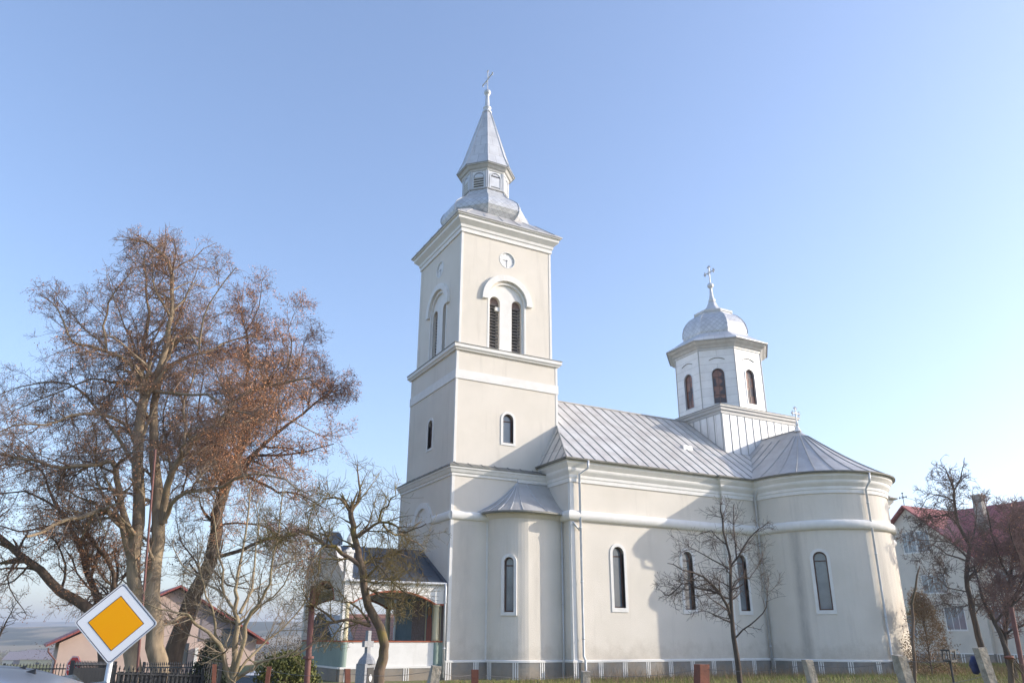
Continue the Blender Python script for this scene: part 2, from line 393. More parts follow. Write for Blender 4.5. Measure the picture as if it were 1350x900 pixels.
def thing(name, loc, label, cat, group=None):
    e = bpy.data.objects.new(name, None); e.location = tuple(map(float, loc)); e.empty_display_size = .3
    COL.objects.link(e); return tag(e, label, cat, group)


def dup(root, loc, rz=None, label=None):
    r = root.copy(); COL.objects.link(r); r.location = tuple(map(float, loc))
    if rz is not None: r.rotation_euler = (0, 0, rz)
    if label: r['label'] = label
    for ch in list(root.children):
        c = ch.copy(); COL.objects.link(c); c.parent = r
        for g in list(ch.children):
            d = g.copy(); COL.objects.link(d); d.parent = c
    return r


def cut(o, cutters):
    """cut window openings out of a wall"""
    c = cutters.build('cutter', None, None); c.location = tuple(-x for x in (0, 0, 0))
    md = o.modifiers.new('b', 'BOOLEAN'); md.operation = 'DIFFERENCE'; md.solver = "EXACT"; md.use_self = True; md.object = c
    bpy.context.view_layer.update()
    dg = bpy.context.evaluated_depsgraph_get(); me = bpy.data.meshes.new_from_object(o.evaluated_get(dg))
    o.modifiers.clear(); old = o.data; o.data = me; bpy.data.objects.remove(c); bpy.data.meshes.remove(old)


def arch(w, h, n=12, z0=0.):
    """round-headed outline, w wide, h high, counter-clockwise from bottom left"""
    r = w/2
    return [(-r, z0), (r, z0)]+[(r*math.cos(PI*i/n), z0+h-r+r*math.sin(PI*i/n)) for i in range(n+1)]


def circ(r, n=28, z0=0.): return [(r*math.cos(2*PI*i/n), z0+r*math.sin(2*PI*i/n)) for i in range(n)]


def arc_pts(c, r, a0, a1, n): return [(c[0]+r*math.cos(rad(a0+(a1-a0)*i/n)), c[1]+r*math.sin(rad(a0+(a1-a0)*i/n))) for i in range(n+1)]


# ------------------------------------------------------------------ ground, road, hills, sky stays the world
def gz(x, y):
    """lie of the land: flat by the church, falling away to the west and far north"""
    p = np.array([x-EYE[0], y-EYE[1]]); f = p@fh[:2]; r = p@rt[:2]
    t = np.clip((-r-3-.18*f)/18, 0, 1)*np.clip((f-6)/25, 0, 1)
    z = -1.5*t*t*(3-2*t)
    b = .16*np.exp(-((x-14)/9)**2-((y+8)/2.5)**2)
    far = np.clip((f-70)/300, 0, 1)
    return z+b-9*far*far*(3-2*far)*(1 if r < 60 else .6)


xs = np.concatenate([-np.geomspace(4000, 60, 26), np.linspace(-55, 70, 90), np.geomspace(75, 4000, 26)])
ys = np.concatenate([-np.geomspace(4000, 60, 12), np.linspace(-55, 90, 100), np.geomspace(95, 4000, 26)])
g = MB(); g.v = [(x, y, float(gz(x, y))) for y in ys for x in xs]; nx = len(xs)
g.f = [(j*nx+i, j*nx+i+1, (j+1)*nx+i+1, (j+1)*nx+i) for j in range(len(ys)-1) for i in range(nx-1)]; g.uv = [None]*len(g.f)
tag(g.build('ground', 'ground_grass', smooth=True, fix=False), kind='structure')
# street the photographer stands beside, seen by the cars
g = MB(); a = G(-2200, 9.5, 0); b = G(3500, 9.5, 0)


def strip(name, m, off0, off1, dz, u0=-45, u1=45):
    g = MB(); n = 40
    for i in range(n+1):
        r = u0+(u1-u0)*i/n
        for o in (off0, off1):
            p = EYE[:2]+rt[:2]*r+fh[:2]*o; g.v.append((p[0], p[1], float(gz(*p))+dz))
    g.f = [(2*i, 2*i+2, 2*i+3, 2*i+1) for i in range(n)]; g.uv = [None]*n
    return tag(g.build(name, m, fix=False), kind='structure')


strip('road', 'asphalt', -4.5, 4.2, .02)
strip('parking_lane', 'asphalt', 5.0, 9.5, .024, -30, -5)
pv = strip('pavement', 'old_concrete', 4.25, 4.95, .10)
# far hills
rng = random.Random(3)
for nm, d, h, u0, u1, s in (('hills', 900, 17, -1200, 3200, 1), ('far_hills', 2300, 46, -2600, 4200, 2)):
    g = MB(); n = 90; rr = random.Random(s); ph = [rr.uniform(0, 6) for _ in range(6)]
    for i in range(n+1):
        u = u0+(u1-u0)*i/n; p = G(u, d, 0); q = G(u, d*1.5, 0)
        hh = h*(.75+.18*math.sin(i*.21+ph[0])+.10*math.sin(i*.47+ph[1])+.05*math.sin(i*1.1+ph[2]))
        p0 = G(u, d*.72, 0)
        g.v += [(p0[0], p0[1], -12), (p[0]*.85+p0[0]*.15, p[1]*.85+p0[1]*.15, hh*.72), (p[0], p[1], hh), (q[0], q[1], hh*.8), (q[0]*1.02, q[1]*1.02, -14)]
    g.f = [(5*i+k, 5*i+5+k, 5*i+6+k, 5*i+1+k) for i in range(n) for k in range(4)]; g.uv = [None]*len(g.f)
    tag(g.build(nm, 'far_hill', smooth=True), kind='structure')

# ------------------------------------------------------------------ the church
CX, CY = 2.963, 3.1735
DX = 19.62                                   # axis of dome and side apses
church = thing('church', (CX, CY, 0), 'cream plastered church with tall clock tower, silver metal roofs, small dome and rounded side apse', 'church')


def cpart(mb, name, m, parent=church, smooth=False): return mb.build(name, m, parent, smooth)


ZP = .71


def square(cx, cy, hx, hy): return [(cx-hx, cy-hy), (cx+hx, cy-hy), (cx+hx, cy+hy), (cx-hx, cy+hy)]


def win_set(P0, R, N, w, h, wo, ho, zsill_out, depth=.2, pane='glass_pane', bars=(), name='window', parent=church, proud=.03, skew=0.):
    """P0 centre of the sill of the opening; returns cutter prism; builds surround, frame, pane under one window part"""
    R = Vector(R); N = Vector(N); P0 = Vector(P0)
    s = MB(); o = arch(wo, ho, 14, -zsill_out); i = arch(w, h, 14)
    s.ring(P0, R, N, o, i, -depth-.02, proud)
    win = s.build(name, 'white_trim', parent)
    f = MB(); f.ring(P0, R, N, arch(w+.002, h+.001, 14), arch(w-.12, h-.12, 14, .06), -depth, -depth+.07)
    for zb in bars: f.slab(P0, R, N, [(-w/2+.05, zb-.025), (w/2-.05, zb-.025), (w/2-.05, zb+.025), (-w/2+.05, zb+.025)], -depth+.005, -depth+.062)
    f.build('frame', 'brown_frame', win)
    p = MB(); p.slab(P0, R, N, arch(w-.1, h-.1, 14, .05), -depth+.02, -depth+.035); p.build('pane', pane, win)
    b = MB(); b.slab(P0, R, N, arch(w, h, 14), -depth-.04, -depth-.025); b.build('dark_backing', 'dark_inside', win)  # near-black sheet behind the pane, its colour stands in for the unlit interior
    return win


def cutter(mb, P0, R, N, w, h, depth): mb.slab(P0, Vector(R), Vector(N), arch(w, h, 14), -depth, .5)


# --- tower: three stages
S1 = (0, 5.926, 0, 6.347); h2x, h2y, h3x, h3y = 2.7975, 2.8945, 2.623, 2.697
w_ = MB().box(0, 5.926, 0, 6.347, ZP-.02, 8.84); tb = cpart(w_, 'tower_base', 'cream_plaster')
w_ = MB(); w_.prism(square(CX, CY, h2x, h2y), 8.7, 14.80); ts = cpart(w_, 'tower_shaft', 'cream_plaster')
w_ = MB(); w_.prism(square(CX, CY, h3x, h3y), 14.6, 21.8); bf = cpart(w_, 'belfry', 'cream_plaster')
for o in (tb, ts, bf): pass
SF = ((1, 0, 0), (0, -1, 0)); WF = ((0, -1, 0), (-1, 0, 0)); EF = ((0, 1, 0), (1, 0, 0)); NF = ((-1, 0, 0), (0, 1, 0))
# belfry openings on all four sides
c = MB(); off = np.array([CX, CY, 0])


def shifted(P): return (P[0]-CX, P[1]-CY, P[2])


# meshes live relative to the church's base point, so cutters are made in that frame and the boolean runs with both at the base
class Cutters(MB): pass


cb = Cutters(); cs = Cutters(); cbase = Cutters()
for (R, N), hh, span in ((SF, h3y, 1), (WF, h3x, 1), (EF, h3x, 1), (NF, h3y, 1)):
    P = (CX+N[0]*hh, CY+N[1]*hh, 14.95)
    cb.slab(P, R, N, arch(2.2, 3.70, 20), -.12, .5)                    # recessed panel
    for sx in (-.78, .48):
        Pl = (P[0]+R[0]*(sx+.14), P[1]+R[1]*(sx+.14), 15.02)
        cb.slab(Pl, R, N, arch(.57, 2.82, 14), -.7, .2)
    Pc = (P[0], P[1], 20.0)
    cb.slab(Pc, R, N, circ(.45), -.07, .3)
cut_list = [(bf, cb)]
for (R, N), hx in ((SF, h2y), (WF, h2x), (EF, h2x), (NF, h2y)):
    P = (CX+N[0]*hx, CY+N[1]*hx, 10.26); cutter(cs, P, R, N, .56, 1.42, .45)
cut_list.append((ts, cs))


def run_cut(o, mb):
    # same frame: shift the cutter by the church base
    c = mb.build('cutter', None, church); md = o.modifiers.new('b', 'BOOLEAN'); md.operation = 'DIFFERENCE'; md.solver = "EXACT"; md.use_self = True; md.object = c
    bpy.context.view_layer.update()
    dg = bpy.context.evaluated_depsgraph_get(); me = bpy.data.meshes.new_from_object(o.evaluated_get(dg))
    o.modifiers.clear(); old = o.data; o.data = me; bpy.data.objects.remove(c); bpy.data.meshes.remove(old)


for o, mb in cut_list: run_cut(o, mb)
for (R, N), hh in ((SF, h3y), (WF, h3x), (EF, h3x), (NF, h3y)):
    P = Vector((CX+N[0]*hh, CY+N[1]*hh, 14.95)); Rv = Vector(R); Nv = Vector(N)
    # white panel with the pair of round-headed holes, built as jambs around two louvres
    pan = MB()
    pan.ring(P, R, N, arch(2.2, 3.70, 20), arch(2.02, 3.61, 20, .02), -.13, .012)
    pn = pan.build('belfry_opening', 'white_trim', church)
    back = MB(); back.slab(P, R, N, arch(2.19, 3.69, 20), -.135, -.11); bk = back.build('recess_panel', 'white_trim', pn)
    for sx in (-.64, .62):
        Pl = P+Rv*sx+Vector((0, 0, .07))
        c2 = MB(); c2.slab(Pl, R, N, arch(.57, 2.82, 14), -.3, .2)
        c_ = c2.build('cutter', None, pn); md = bk.modifiers.new('b', 'BOOLEAN'); md.operation = 'DIFFERENCE'; md.solver = "EXACT"; md.use_self = True; md.object = c_
        bpy.context.view_layer.update(); me = bpy.data.meshes.new_from_object(bk.evaluated_get(bpy.context.evaluated_depsgraph_get())); bk.modifiers.clear(); bk.data = me; bpy.data.objects.remove(c_)
        sl_ = MB()
        for k in range(15):
            z = .12+k*.165; a = Pl+Rv*-.285+Vector((0, 0, z))-Nv*.30; b = Pl+Rv*.285+Vector((0, 0, z))-Nv*.30
            sl_.bar(a, b, .085, .026, upv=(-Nv.x*.6, -Nv.y*.6, .8))
        for k, l in enumerate([sl_.build('louvre', 'slat_grey', pn)]): pass
        q = MB().slab(Pl, R, N, [(-.285, 2.40), (.285, 2.40), (.285, 2.82), (-.285, 2.82)], -.36, -.30); q.build('louvre_head', 'louver_wood', pn)
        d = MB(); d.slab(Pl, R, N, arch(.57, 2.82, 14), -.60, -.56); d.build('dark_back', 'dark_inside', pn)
    if N[1] < 0:
        b = MB(); q = P+Rv*-.62+Vector((0, 0, 2.28)); b.box(q.x+.04, q.x+.27, q.y+.16, q.y+.30, q.z-.12, q.z+.08); b.build('floodlight', 'clock_white', pn)
    # hood arch
    hd = MB(); n = 26; base = (P.x, P.y, 17.65)
    outer = [(1.43*math.cos(PI*i/n), 1.43*math.sin(PI*i/n)) for i in range(n+1)]+[(-1.43, -.08), (-1.12, -.08)]
    inner = [(1.11*math.cos(PI*i/n), 1.11*math.sin(PI*i/n)) for i in range(n, -1, -1)]
    poly = [(1.43, -.08)]+outer[:n+1]+[(-1.43, -.08), (-1.11, -.08)]+inner+[(1.11, -.08)]
    hd.slab(base, R, N, poly, -.05, .14); hd.build('hood_arch', 'white_trim', church)
    # clock
    ck = MB(); Pc = (P.x, P.y, 20.0); ck.slab(Pc, R, N, circ(.44), -.09, -.05); ck.ring(Pc, R, N, circ(.46), circ(.43), -.07, .015)
    co = ck.build('clock', 'clock_white', church)
    tk = MB()
    for k in range(12):
        a = PI*k/6; r0 = .31 if k % 3 == 0 else .35; wd = .013 if k % 3 == 0 else .009
        dx, dz = math.sin(a), math.cos(a); px_, pz_ = math.cos(a), -math.sin(a)
        tk.slab(Pc, R, N, [(dx*r0-px_*wd, dz*r0-pz_*wd), (dx*r0+px_*wd, dz*r0+pz_*wd), (dx*.40+px_*wd, dz*.40+pz_*wd), (dx*.40-px_*wd, dz*.40-pz_*wd)], -.05, -.044)
    pieces(tk, 'hour_mark', 'clock_grey', co)
    hn = MB()
    for a, L, wd in ((PI, .34, .009), (PI*1.5, .24, .012)):
        dx, dz = math.sin(a), math.cos(a); px_, pz_ = math.cos(a), -math.sin(a)
        hn.slab(Pc, R, N, [(-dx*.05-px_*wd, -dz*.05-pz_*wd), (-dx*.05+px_*wd, -dz*.05+pz_*wd), (dx*L+px_*wd*.5, dz*L+pz_*wd*.5), (dx*L-px_*wd*.5, dz*L-pz_*wd*.5)], -.042, -.03)
    pieces(hn, 'clock_hand', 'clock_grey', co)
for (R, N), hx in ((SF, h2y), (WF, h2x), (NF, h2y)):
    P = (CX+N[0]*hx, CY+N[1]*hx, 10.26); win_set(P, R, N, .56, 1.42, .80, 1.66, .12, bars=(1.08,))
# mouldings
tr = MB()
sq = lambda hx, hy: square(CX, CY, hx, hy)
tr = MB().sweep(sq(h3x, h3y), [(.0, 21.02), (.07, 21.02), (.07, 21.22), (.12, 21.26), (.14, 21.40), (.30, 21.56), (.36, 21.62), (.36, 21.78), (.45, 21.80), (.45, 21.88)], True); cpart(tr, 'cornice', 'white_trim')
tr = MB().sweep(sq(h2x, h2y), [(.0, 14.50), (.10, 14.50), (.13, 14.56), (.20, 14.62), (.20, 14.78)], True); tr.prism(sq(h2x+.19, h2y+.19), 14.765, 14.782); cpart(tr, 'cornice', 'white_trim')
tr = MB().sweep(sq(h2x, h2y), [(.0, 13.08), (.045, 13.08), (.045, 13.52), (0, 13.52)], True); cpart(tr, 'band', 'white_trim')
tr = MB().sweep([(0, 0), (5.926, 0), (5.926, 6.347), (0, 6.347)], [(.0, 8.42), (.05, 8.42), (.05, 8.52), (.10, 8.56), (.16, 8.70), (.20, 8.72), (.20, 8.80)], True); cpart(tr, 'cornice', 'white_trim')
# small metal ledges over the cornices
tr = MB(); hx, hy = 2.963+.24, 3.1735+.24
tr.add([(x, y, 8.805) for x, y in square(CX, CY, hx, hy)]+[(x, y, 9.06) for x, y in square(CX, CY, h2x+.0, h2y+.0)]+[(x, y, 8.84) for x, y in square(CX, CY, hx, hy)],
       [(3, 2, 1, 0), (8, 9, 5, 4), (9, 10, 6, 5), (10, 11, 7, 6), (11, 8, 4, 7), (0, 1, 9, 8), (1, 2, 10, 9), (2, 3, 11, 10), (3, 0, 8, 11), (4, 5, 6, 7)])
for k in range(9):
    x = .2+k*.68
    tr.bar((x, -.22, 8.85), (x, .28, 9.08), .02, .03)
    tr.bar((-.22, x, 8.85), (.17, x, 9.08), .02, .03)
cpart(tr, 'ledge_roof', 'eave_metal')
tr = MB(); hx, hy = h2x+.23, h2y+.23
tr.add([(x, y, 14.785) for x, y in square(CX, CY, hx, hy)]+[(x, y, 14.90) for x, y in square(CX, CY, h3x, h3y)]+[(x, y, 14.81) for x, y in square(CX, CY, hx, hy)],
       [(3, 2, 1, 0), (8, 9, 5, 4), (9, 10, 6, 5), (10, 11, 7, 6), (11, 8, 4, 7), (0, 1, 9, 8), (1, 2, 10, 9), (2, 3, 11, 10), (3, 0, 8, 11), (4, 5, 6, 7)])
cpart(tr, 'ledge_roof', 'eave_metal')
# corner strips
tr = MB()
for (hx, hy, z0, z1) in ((h3x, h3y, 14.86, 21.05), (h2x, h2y, 9.0, 14.52)):
    for sx in (-1, 1):
        for sy in (-1, 1):
            x, y = CX+sx*hx, CY+sy*hy
            tr.box(min(x-sx*.10, x+sx*.018), max(x-sx*.10, x+sx*.018), min(y-sy*.10, y+sy*.018), max(y-sy*.10, y+sy*.018), z0, z1)
for x, sx in ((0, -1), (5.926, 1)):
    for y, sy in ((0, -1), (6.347, 1)):
        tr.box(min(x-sx*.12, x+sx*.02), max(x-sx*.12, x+sx*.02), min(y-sy*.12, y+sy*.02), max(y-sy*.12, y+sy*.02), ZP+.05, 8.45)
pieces(tr, 'corner_strip', 'white_trim', church)
# string course round the tower base
ROLL_P = [(.02, -.235)]+[(.02+.20*math.cos(a), .235*math.sin(a)) for a in [rad(t) for t in range(-75, 76, 15)]]+[(.02, .235)]
tr = MB().sweep([(1.9, 0.0), (0.0, 0.0)][::-1], [(a*.6, 6.66+b*.8) for a, b in ROLL_P])
tr.sweep([(0, 6.347), (0, 4.35)], [(a*.6, 6.66+b*.8) for a, b in ROLL_P]); tr.sweep([(0, 2.0), (0, 0.0)], [(a*.6, 6.66+b*.8) for a, b in ROLL_P])
pieces(tr, 'string_course', 'white_trim', church)
hd = MB(); n = 22; poly = [(1.15*math.cos(PI*i/n), 1.05*math.sin(PI*i/n)) for i in range(n+1)]+[(.85*math.cos(PI*i/n), .78*math.sin(PI*i/n)) for i in range(n, -1, -1)]
hd.slab((0, CY, 6.55), (0, -1, 0), (-1, 0, 0), poly, -.05, .12); cpart(hd, 'hood_arch', 'white_trim')
hd = MB(); hd.slab((0, CY, 6.55), (0, -1, 0), (-1, 0, 0), [(.86*math.cos(PI*i/n), .79*math.sin(PI*i/n)) for i in range(n+1)], -.05, .015); cpart(hd, 'lunette', 'white_trim')
# tower roof skirt, bell, lantern, spire, finial
rf = MB(); hx, hy = h3x+.50, h3y+.50
base = square(CX, CY, hx, hy)
rf.add([(x, y, 21.86) for x, y in base]+[(x, y, 21.92) for x, y in base]+[(x, y, 23.12) for x, y in square(CX, CY, 1.75, 1.75)],
       [(3, 2, 1, 0), (0, 1, 5, 4), (1, 2, 6, 5), (2, 3, 7, 6), (3, 0, 4, 7), (4, 5, 9, 8), (5, 6, 10, 9), (6, 7, 11, 10), (7, 4, 8, 11), (8, 9, 10, 11)])
for k in range(6):
    x = CX-hx+.5+k*1.05
    for s_ in (-1, 1):
        t_ = .55
        rf.bar((x, CY+s_*hy, 21.945), (CX+(x-CX)*.72, CY+s_*(hy-.9), 22.74), .025, .035)
        rf.bar((CX+s_*hx, x, 21.945), (CX+s_*(hx-.9), CY+(x-CY)*.72, 22.74), .025, .035)
cpart(rf, 'tower_roof', 'roof_sheet_plain')
T8 = PI/8
bl = MB().lathe([(2.0, 22.70), (2.12, 22.95), (2.36, 23.18), (2.48, 23.40), (2.48, 23.62), (2.34, 23.92), (2.04, 24.20), (1.74, 24.42), (1.52, 24.62), (1.39, 24.82), (1.34, 25.02)], (CX, CY), 8, T8)
bell = cpart(bl, 'bell_roof', 'scale_sheet')
rb = MB()
for j in range(8):
    a = T8+j*PI/4
    rb.tube([(CX+r*math.cos(a), CY+r*math.sin(a), z) for r, z in [(2.14, 22.95), (2.38, 23.18), (2.50, 23.40), (2.50, 23.62), (2.36, 23.92), (2.06, 24.20), (1.76, 24.42), (1.54, 24.62), (1.41, 24.82), (1.36, 25.02)]], .025, 5)
pieces(rb, 'ridge_strip', 'galvanised', bell)
ln = MB().lathe([(1.30, 24.9), (1.30, 26.35)], (CX, CY), 8, T8); lan = cpart(ln, 'lantern', 'base_sheet')
MB().lathe([(1.34, 24.98), (1.41, 25.00), (1.41, 25.05), (1.30, 25.08)], (CX, CY), 8, T8).build('lantern_sill', 'seam_metal', lan)
tr = MB().lathe([(1.28, 26.20), (1.34, 26.22), (1.37, 26.32), (1.46, 26.36), (1.56, 26.50), (1.66, 26.52), (1.66, 26.58)], (CX, CY), 8, T8); tr.build('lantern_cornice', 'cornice_metal', lan)
for j in range(8):
    a = j*PI/4; N = Vector((math.cos(a), math.sin(a), 0)); R = Vector((-math.sin(a), math.cos(a), 0)); P = Vector((CX, CY, 25.08))+N*1.30*math.cos(T8)
    f = MB().ring(P, R, N, arch(.76, 1.08, 12), arch(.60, .98, 12, .03), -.03, .055)
    f.bar(P+R*.46+N*.03, P+R*.46+N*.03+Vector((0, 0, 1.12)), .05, .05); f.bar(P-R*.46+N*.03, P-R*.46+N*.03+Vector((0, 0, 1.12)), .05, .05)
    f.build('lantern_frame', 'galvanised', lan)
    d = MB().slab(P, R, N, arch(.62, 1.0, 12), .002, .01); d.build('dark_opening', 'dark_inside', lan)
    l = MB()
    top = j in (4, 5, 6)
    for k in range(5):
        z = .06+k*.155
        if j == 6 and 0 < k: continue
        l.bar(P+R*-.30+N*.025+Vector((0, 0, z)), P+R*.30+N*.025+Vector((0, 0, z)), .02, .075, upv=(N.x*.5, N.y*.5, 1))
    if j == 6: l.slab(P, R, N, [(-.29, .14), (.29, .14), (.27, .76), (-.27, .76)], .015, .03)
    l.slab(P, R, N, [(-.29, .66), (.29, .66), (.25, .84), (.13, .95), (0, .97), (-.13, .95), (-.25, .84)] if j != 6 else [(-.25, .84), (.25, .84), (.13, .95), (0, .97), (-.13, .95)], .015, .028)
    l.build('lantern_louvre', 'galvanised', lan)
sp = MB().lathe([(1.70, 26.57), (1.52, 26.98), (1.36, 27.35), (.245, 31.05)], (CX, CY), 8, T8); spire = cpart(sp, 'spire', 'spire_sheet')
rb = MB()
for j in range(8):
    a = T8+j*PI/4; rb.tube([(CX+r*math.cos(a), CY+r*math.sin(a), z) for r, z in [(1.71, 26.59), (1.53, 27.0), (1.37, 27.36), (.255, 31.05)]], .022, 5)
pieces(rb, 'ridge_strip', 'galvanised', spire)
fn = MB().lathe([(.28, 30.98), (.30, 31.06), (.20, 31.12), (.19, 31.3), (.26, 31.36), (.22, 31.42), (.15, 31.5), (.11, 32.2), (.10, 32.32), (.19, 32.40), (.215, 32.52), (.18, 32.64), (.08, 32.72), (.035, 32.76)], (CX, CY), 16)
fin = cpart(fn, 'finial', 'galvanised', smooth=True)


def cross(mb, x, y, z0, z1, zarm, L, along, t=.035, trefoil=True):
    ax = Vector((1, 0, 0)) if along == 'x' else Vector((0, 1, 0)); c = Vector((x, y, zarm))
    mb.tube([(x, y, z0), (x, y, z1)], t, 6); mb.tube([c-ax*L, c+ax*L], t, 6)
    for e, d in ((c+ax*L, ax), (c-ax*L, -ax), (Vector((x, y, z1)), Vector((0, 0, 1)))):
        p = Vector((0, 0, 1)) if d.z == 0 else ax
        for q in (e+d*t*1.5, e+p*t*2.2, e-p*t*2.2):
            k = t*1.7
            mb.add([q+Vector(v)*k for v in ((1, 0, 0), (-1, 0, 0), (0, 1, 0), (0, -1, 0), (0, 0, 1), (0, 0, -1))], [(0, 2, 4), (2, 1, 4), (1, 3, 4), (3, 0, 4), (2, 0, 5), (1, 2, 5), (3, 1, 5), (0, 3, 5)])
    for s1 in (-1, 1):
        for s2 in (-1, 1): mb.tube([c+ax*s1*t*1.5+Vector((0, 0, s2*t*1.5)), c+ax*s1*L*.42+Vector((0, 0, s2*L*.42))], t*.5, 5)
    return mb


cpart(cross(MB(), CX, CY, 32.7, 34.1, 33.5, .62, 'y', .032), 'cross', 'galvanised')

# --- nave, side apses and altar apse: one outline
R_AP = 3.43; AC = (DX, -3.0); AN = (DX, 2*CY+3.0); NY = -1.951; NYN = 2*CY-NY; RS = -2.09; RSN = 2*CY-RS; EX = 26.6
XS = 13.95
outl = [(4.971, NY), (XS, NY), (XS, RS), (DX-R_AP, RS)]+arc_pts(AC, R_AP, 180, 360, 36)+[(DX+R_AP, RS), (EX-1.2, RS), (EX-1.2, NY), (EX, NY)]
outl += [(EX, .1)]+arc_pts((EX+.9, CY), 3.1, -82, 82, 20)+[(EX, 2*CY-.1)]
outl += [(EX, NYN), (EX-1.2, NYN), (EX-1.2, RSN), (DX+R_AP, RSN)]+arc_pts(AN, R_AP, 0, 180, 24)+[(DX-R_AP, RSN), (XS, RSN), (XS, NYN), (4.971, NYN)]
nw = MB(); nw.prism(outl, ZP-.02, 9.22); nave = cpart(nw, 'nave_wall', 'cream_plaster')
cn = MB(); NAVEW = []
for x, y in ((7.46, NY), (11.50, NY), (14.82, RS)): NAVEW.append(((x, y, 2.88), (1, 0, 0), (0, -1, 0)))
for a in (-142, -38):
    N = Vector((math.cos(rad(a)), math.sin(rad(a)), 0)); R = Vector((-N.y, N.x, 0)); P = Vector((AC[0], AC[1], 2.88))+N*(R_AP-.015); NAVEW.append((P, R, N))
for P, R, N in NAVEW: cn.slab(P, R, N, arch(.62, 2.64, 14), -.5, .5)
run_cut(nave, cn)
for P, R, N in NAVEW: win_set(P, R, N, .62, 2.64, .90, 2.96, .18, depth=.22, bars=(2.22,), proud=.035)
CORN = [(0, 8.26), (.055, 8.26), (.055, 8.42), (.085, 8.46), (.085, 8.58), (.13, 8.64), (.20, 8.74), (.22, 8.80), (.22, 8.88), (.30, 8.98), (.37, 9.06), (.37, 9.18), (.41, 9.20), (.41, 9.25)]
tr = MB().sweep(outl, CORN, True); cpart(tr, 'cornice', 'white_trim')
tr = MB().sweep(outl, [(a, 6.755+b) for a, b in ROLL_P], True); pieces(tr, 'string_course', 'white_trim', church)
# plinth and its white stripes
plo = [(x, y) for x, y in outl]


def offset(path, d):
    k = len(path); o = []
    for i, p in enumerate(path):
        ns = []
        for q0, q1 in ((path[i-1], p), (p, path[(i+1) % k])):
            v = Vector((q1[0]-q0[0], q1[1]-q0[1])).normalized(); ns.append(Vector((v.y, -v.x)))
        nn = (ns[0]+ns[1])/max(.25, 1+ns[0].dot(ns[1])); o.append((p[0]+nn.x*d, p[1]+nn.y*d))
    return o


TUR = arc_pts((3.32, 0), 1.5, 180, 262, 14); TUR = [(3.32+(x-3.32), y*.93) for x, y in TUR]+[(3.9, -1.36), (4.5, -1.27), (5.2, -1.15)]
pl = MB(); pl.prism(offset(outl, .07), -.4, ZP); cpart(pl, 'plinth', 'plinth_stone')
pl = MB(); pl.prism([(-.07, -.07), (5.99, -.07), (5.99, 6.42), (-.07, 6.42)], -.4, ZP-.004); tp = offset(TUR+[(5.2, .3), (1.82, .3)], .07); pl.prism(tp, -.4, ZP-.008); cpart(pl, 'plinth', 'plinth_stone')


def walk(path, start, step, end=None):
    """points and outward normals every step metres along a path"""
    L = 0; nxt = start; out = []
    for (x0, y0), (x1, y1) in zip(path, path[1:]):
        d = math.hypot(x1-x0, y1-y0)
        while nxt < L+d:
            t = (nxt-L)/d; out.append(((x0+(x1-x0)*t, y0+(y1-y0)*t), ((y1-y0)/d, -(x1-x0)/d))); nxt += step
            if end and nxt > end: return out
        L += d
    return out


stripe_paths = []
po = offset(outl, .07)
stripe_paths.append((po[:42], .12, 1.26)); stripe_paths.append(([(-.07, -.07), (1.75, -.07)], .12, 1.26)); stripe_paths.append((tp[:-2], .35, 1.22)); stripe_paths.append(([(-.07, 6.42), (-.07, -.07)], .1, 1.26))
stripe_paths.append((po[41:60], .5, 1.26))
st = MB(); cnt = 0
for path, s0, step in stripe_paths:
    for p, n in walk(path, s0, step):
        t = (-n[1], n[0]); st = MB()
        for k in (-.095, 0, .095):
            x, y = p[0]+t[0]*k, p[1]+t[1]*k
            ww = .021 if k else .03
            a = (x-t[0]*ww-n[0]*.03, y-t[1]*ww-n[1]*.03); b = (x+t[0]*ww-n[0]*.03, y+t[1]*ww-n[1]*.03)
            c_ = (x+t[0]*ww+n[0]*.014, y+t[1]*ww+n[1]*.014); d = (x-t[0]*ww+n[0]*.014, y-t[1]*ww+n[1]*.014)
            st.add([(q[0], q[1], z) for z in (-.1, ZP-.03) for q in (a, b, c_, d)], [(3, 2, 1, 0), (4, 5, 6, 7), (0, 1, 5, 4), (1, 2, 6, 5), (2, 3, 7, 6), (3, 0, 4, 7)])
        cpart(st, 'plinth_stripe', 'white_trim')
tr = MB().sweep(offset(outl, .07), [(0, ZP-.05), (.022, ZP-.05), (.022, ZP+.022), (-.05, ZP+.05)], True, inner=.08)
tr.sweep([(-.07, 6.42), (-.07, -.07), (1.76, -.07)], [(0, ZP-.05), (.022, ZP-.05), (.022, ZP+.018), (-.05, ZP+.04)], inner=.08)
tr.sweep(tp[:-2], [(0, ZP-.05), (.025, ZP-.05), (.025, ZP+.022), (-.05, ZP+.046)], inner=.08); pieces(tr, 'plinth_moulding', 'white_trim', church)
# white corner strips of the nave
tr = MB(); tr.box(4.95, 5.13, NY-.02, NY+.16, ZP+.02, 8.3)
tr.box(XS-.02, XS+.16, RS-.02, RS+.1, ZP+.02, 8.3)
tr.box(1.74, 1.84, -.03, .05, ZP+.03, 6.5); tr.box(4.90, 4.96, -1.24, -1.17, ZP+.03, 6.55)
pieces(tr, 'corner_strip', 'white_trim', church)
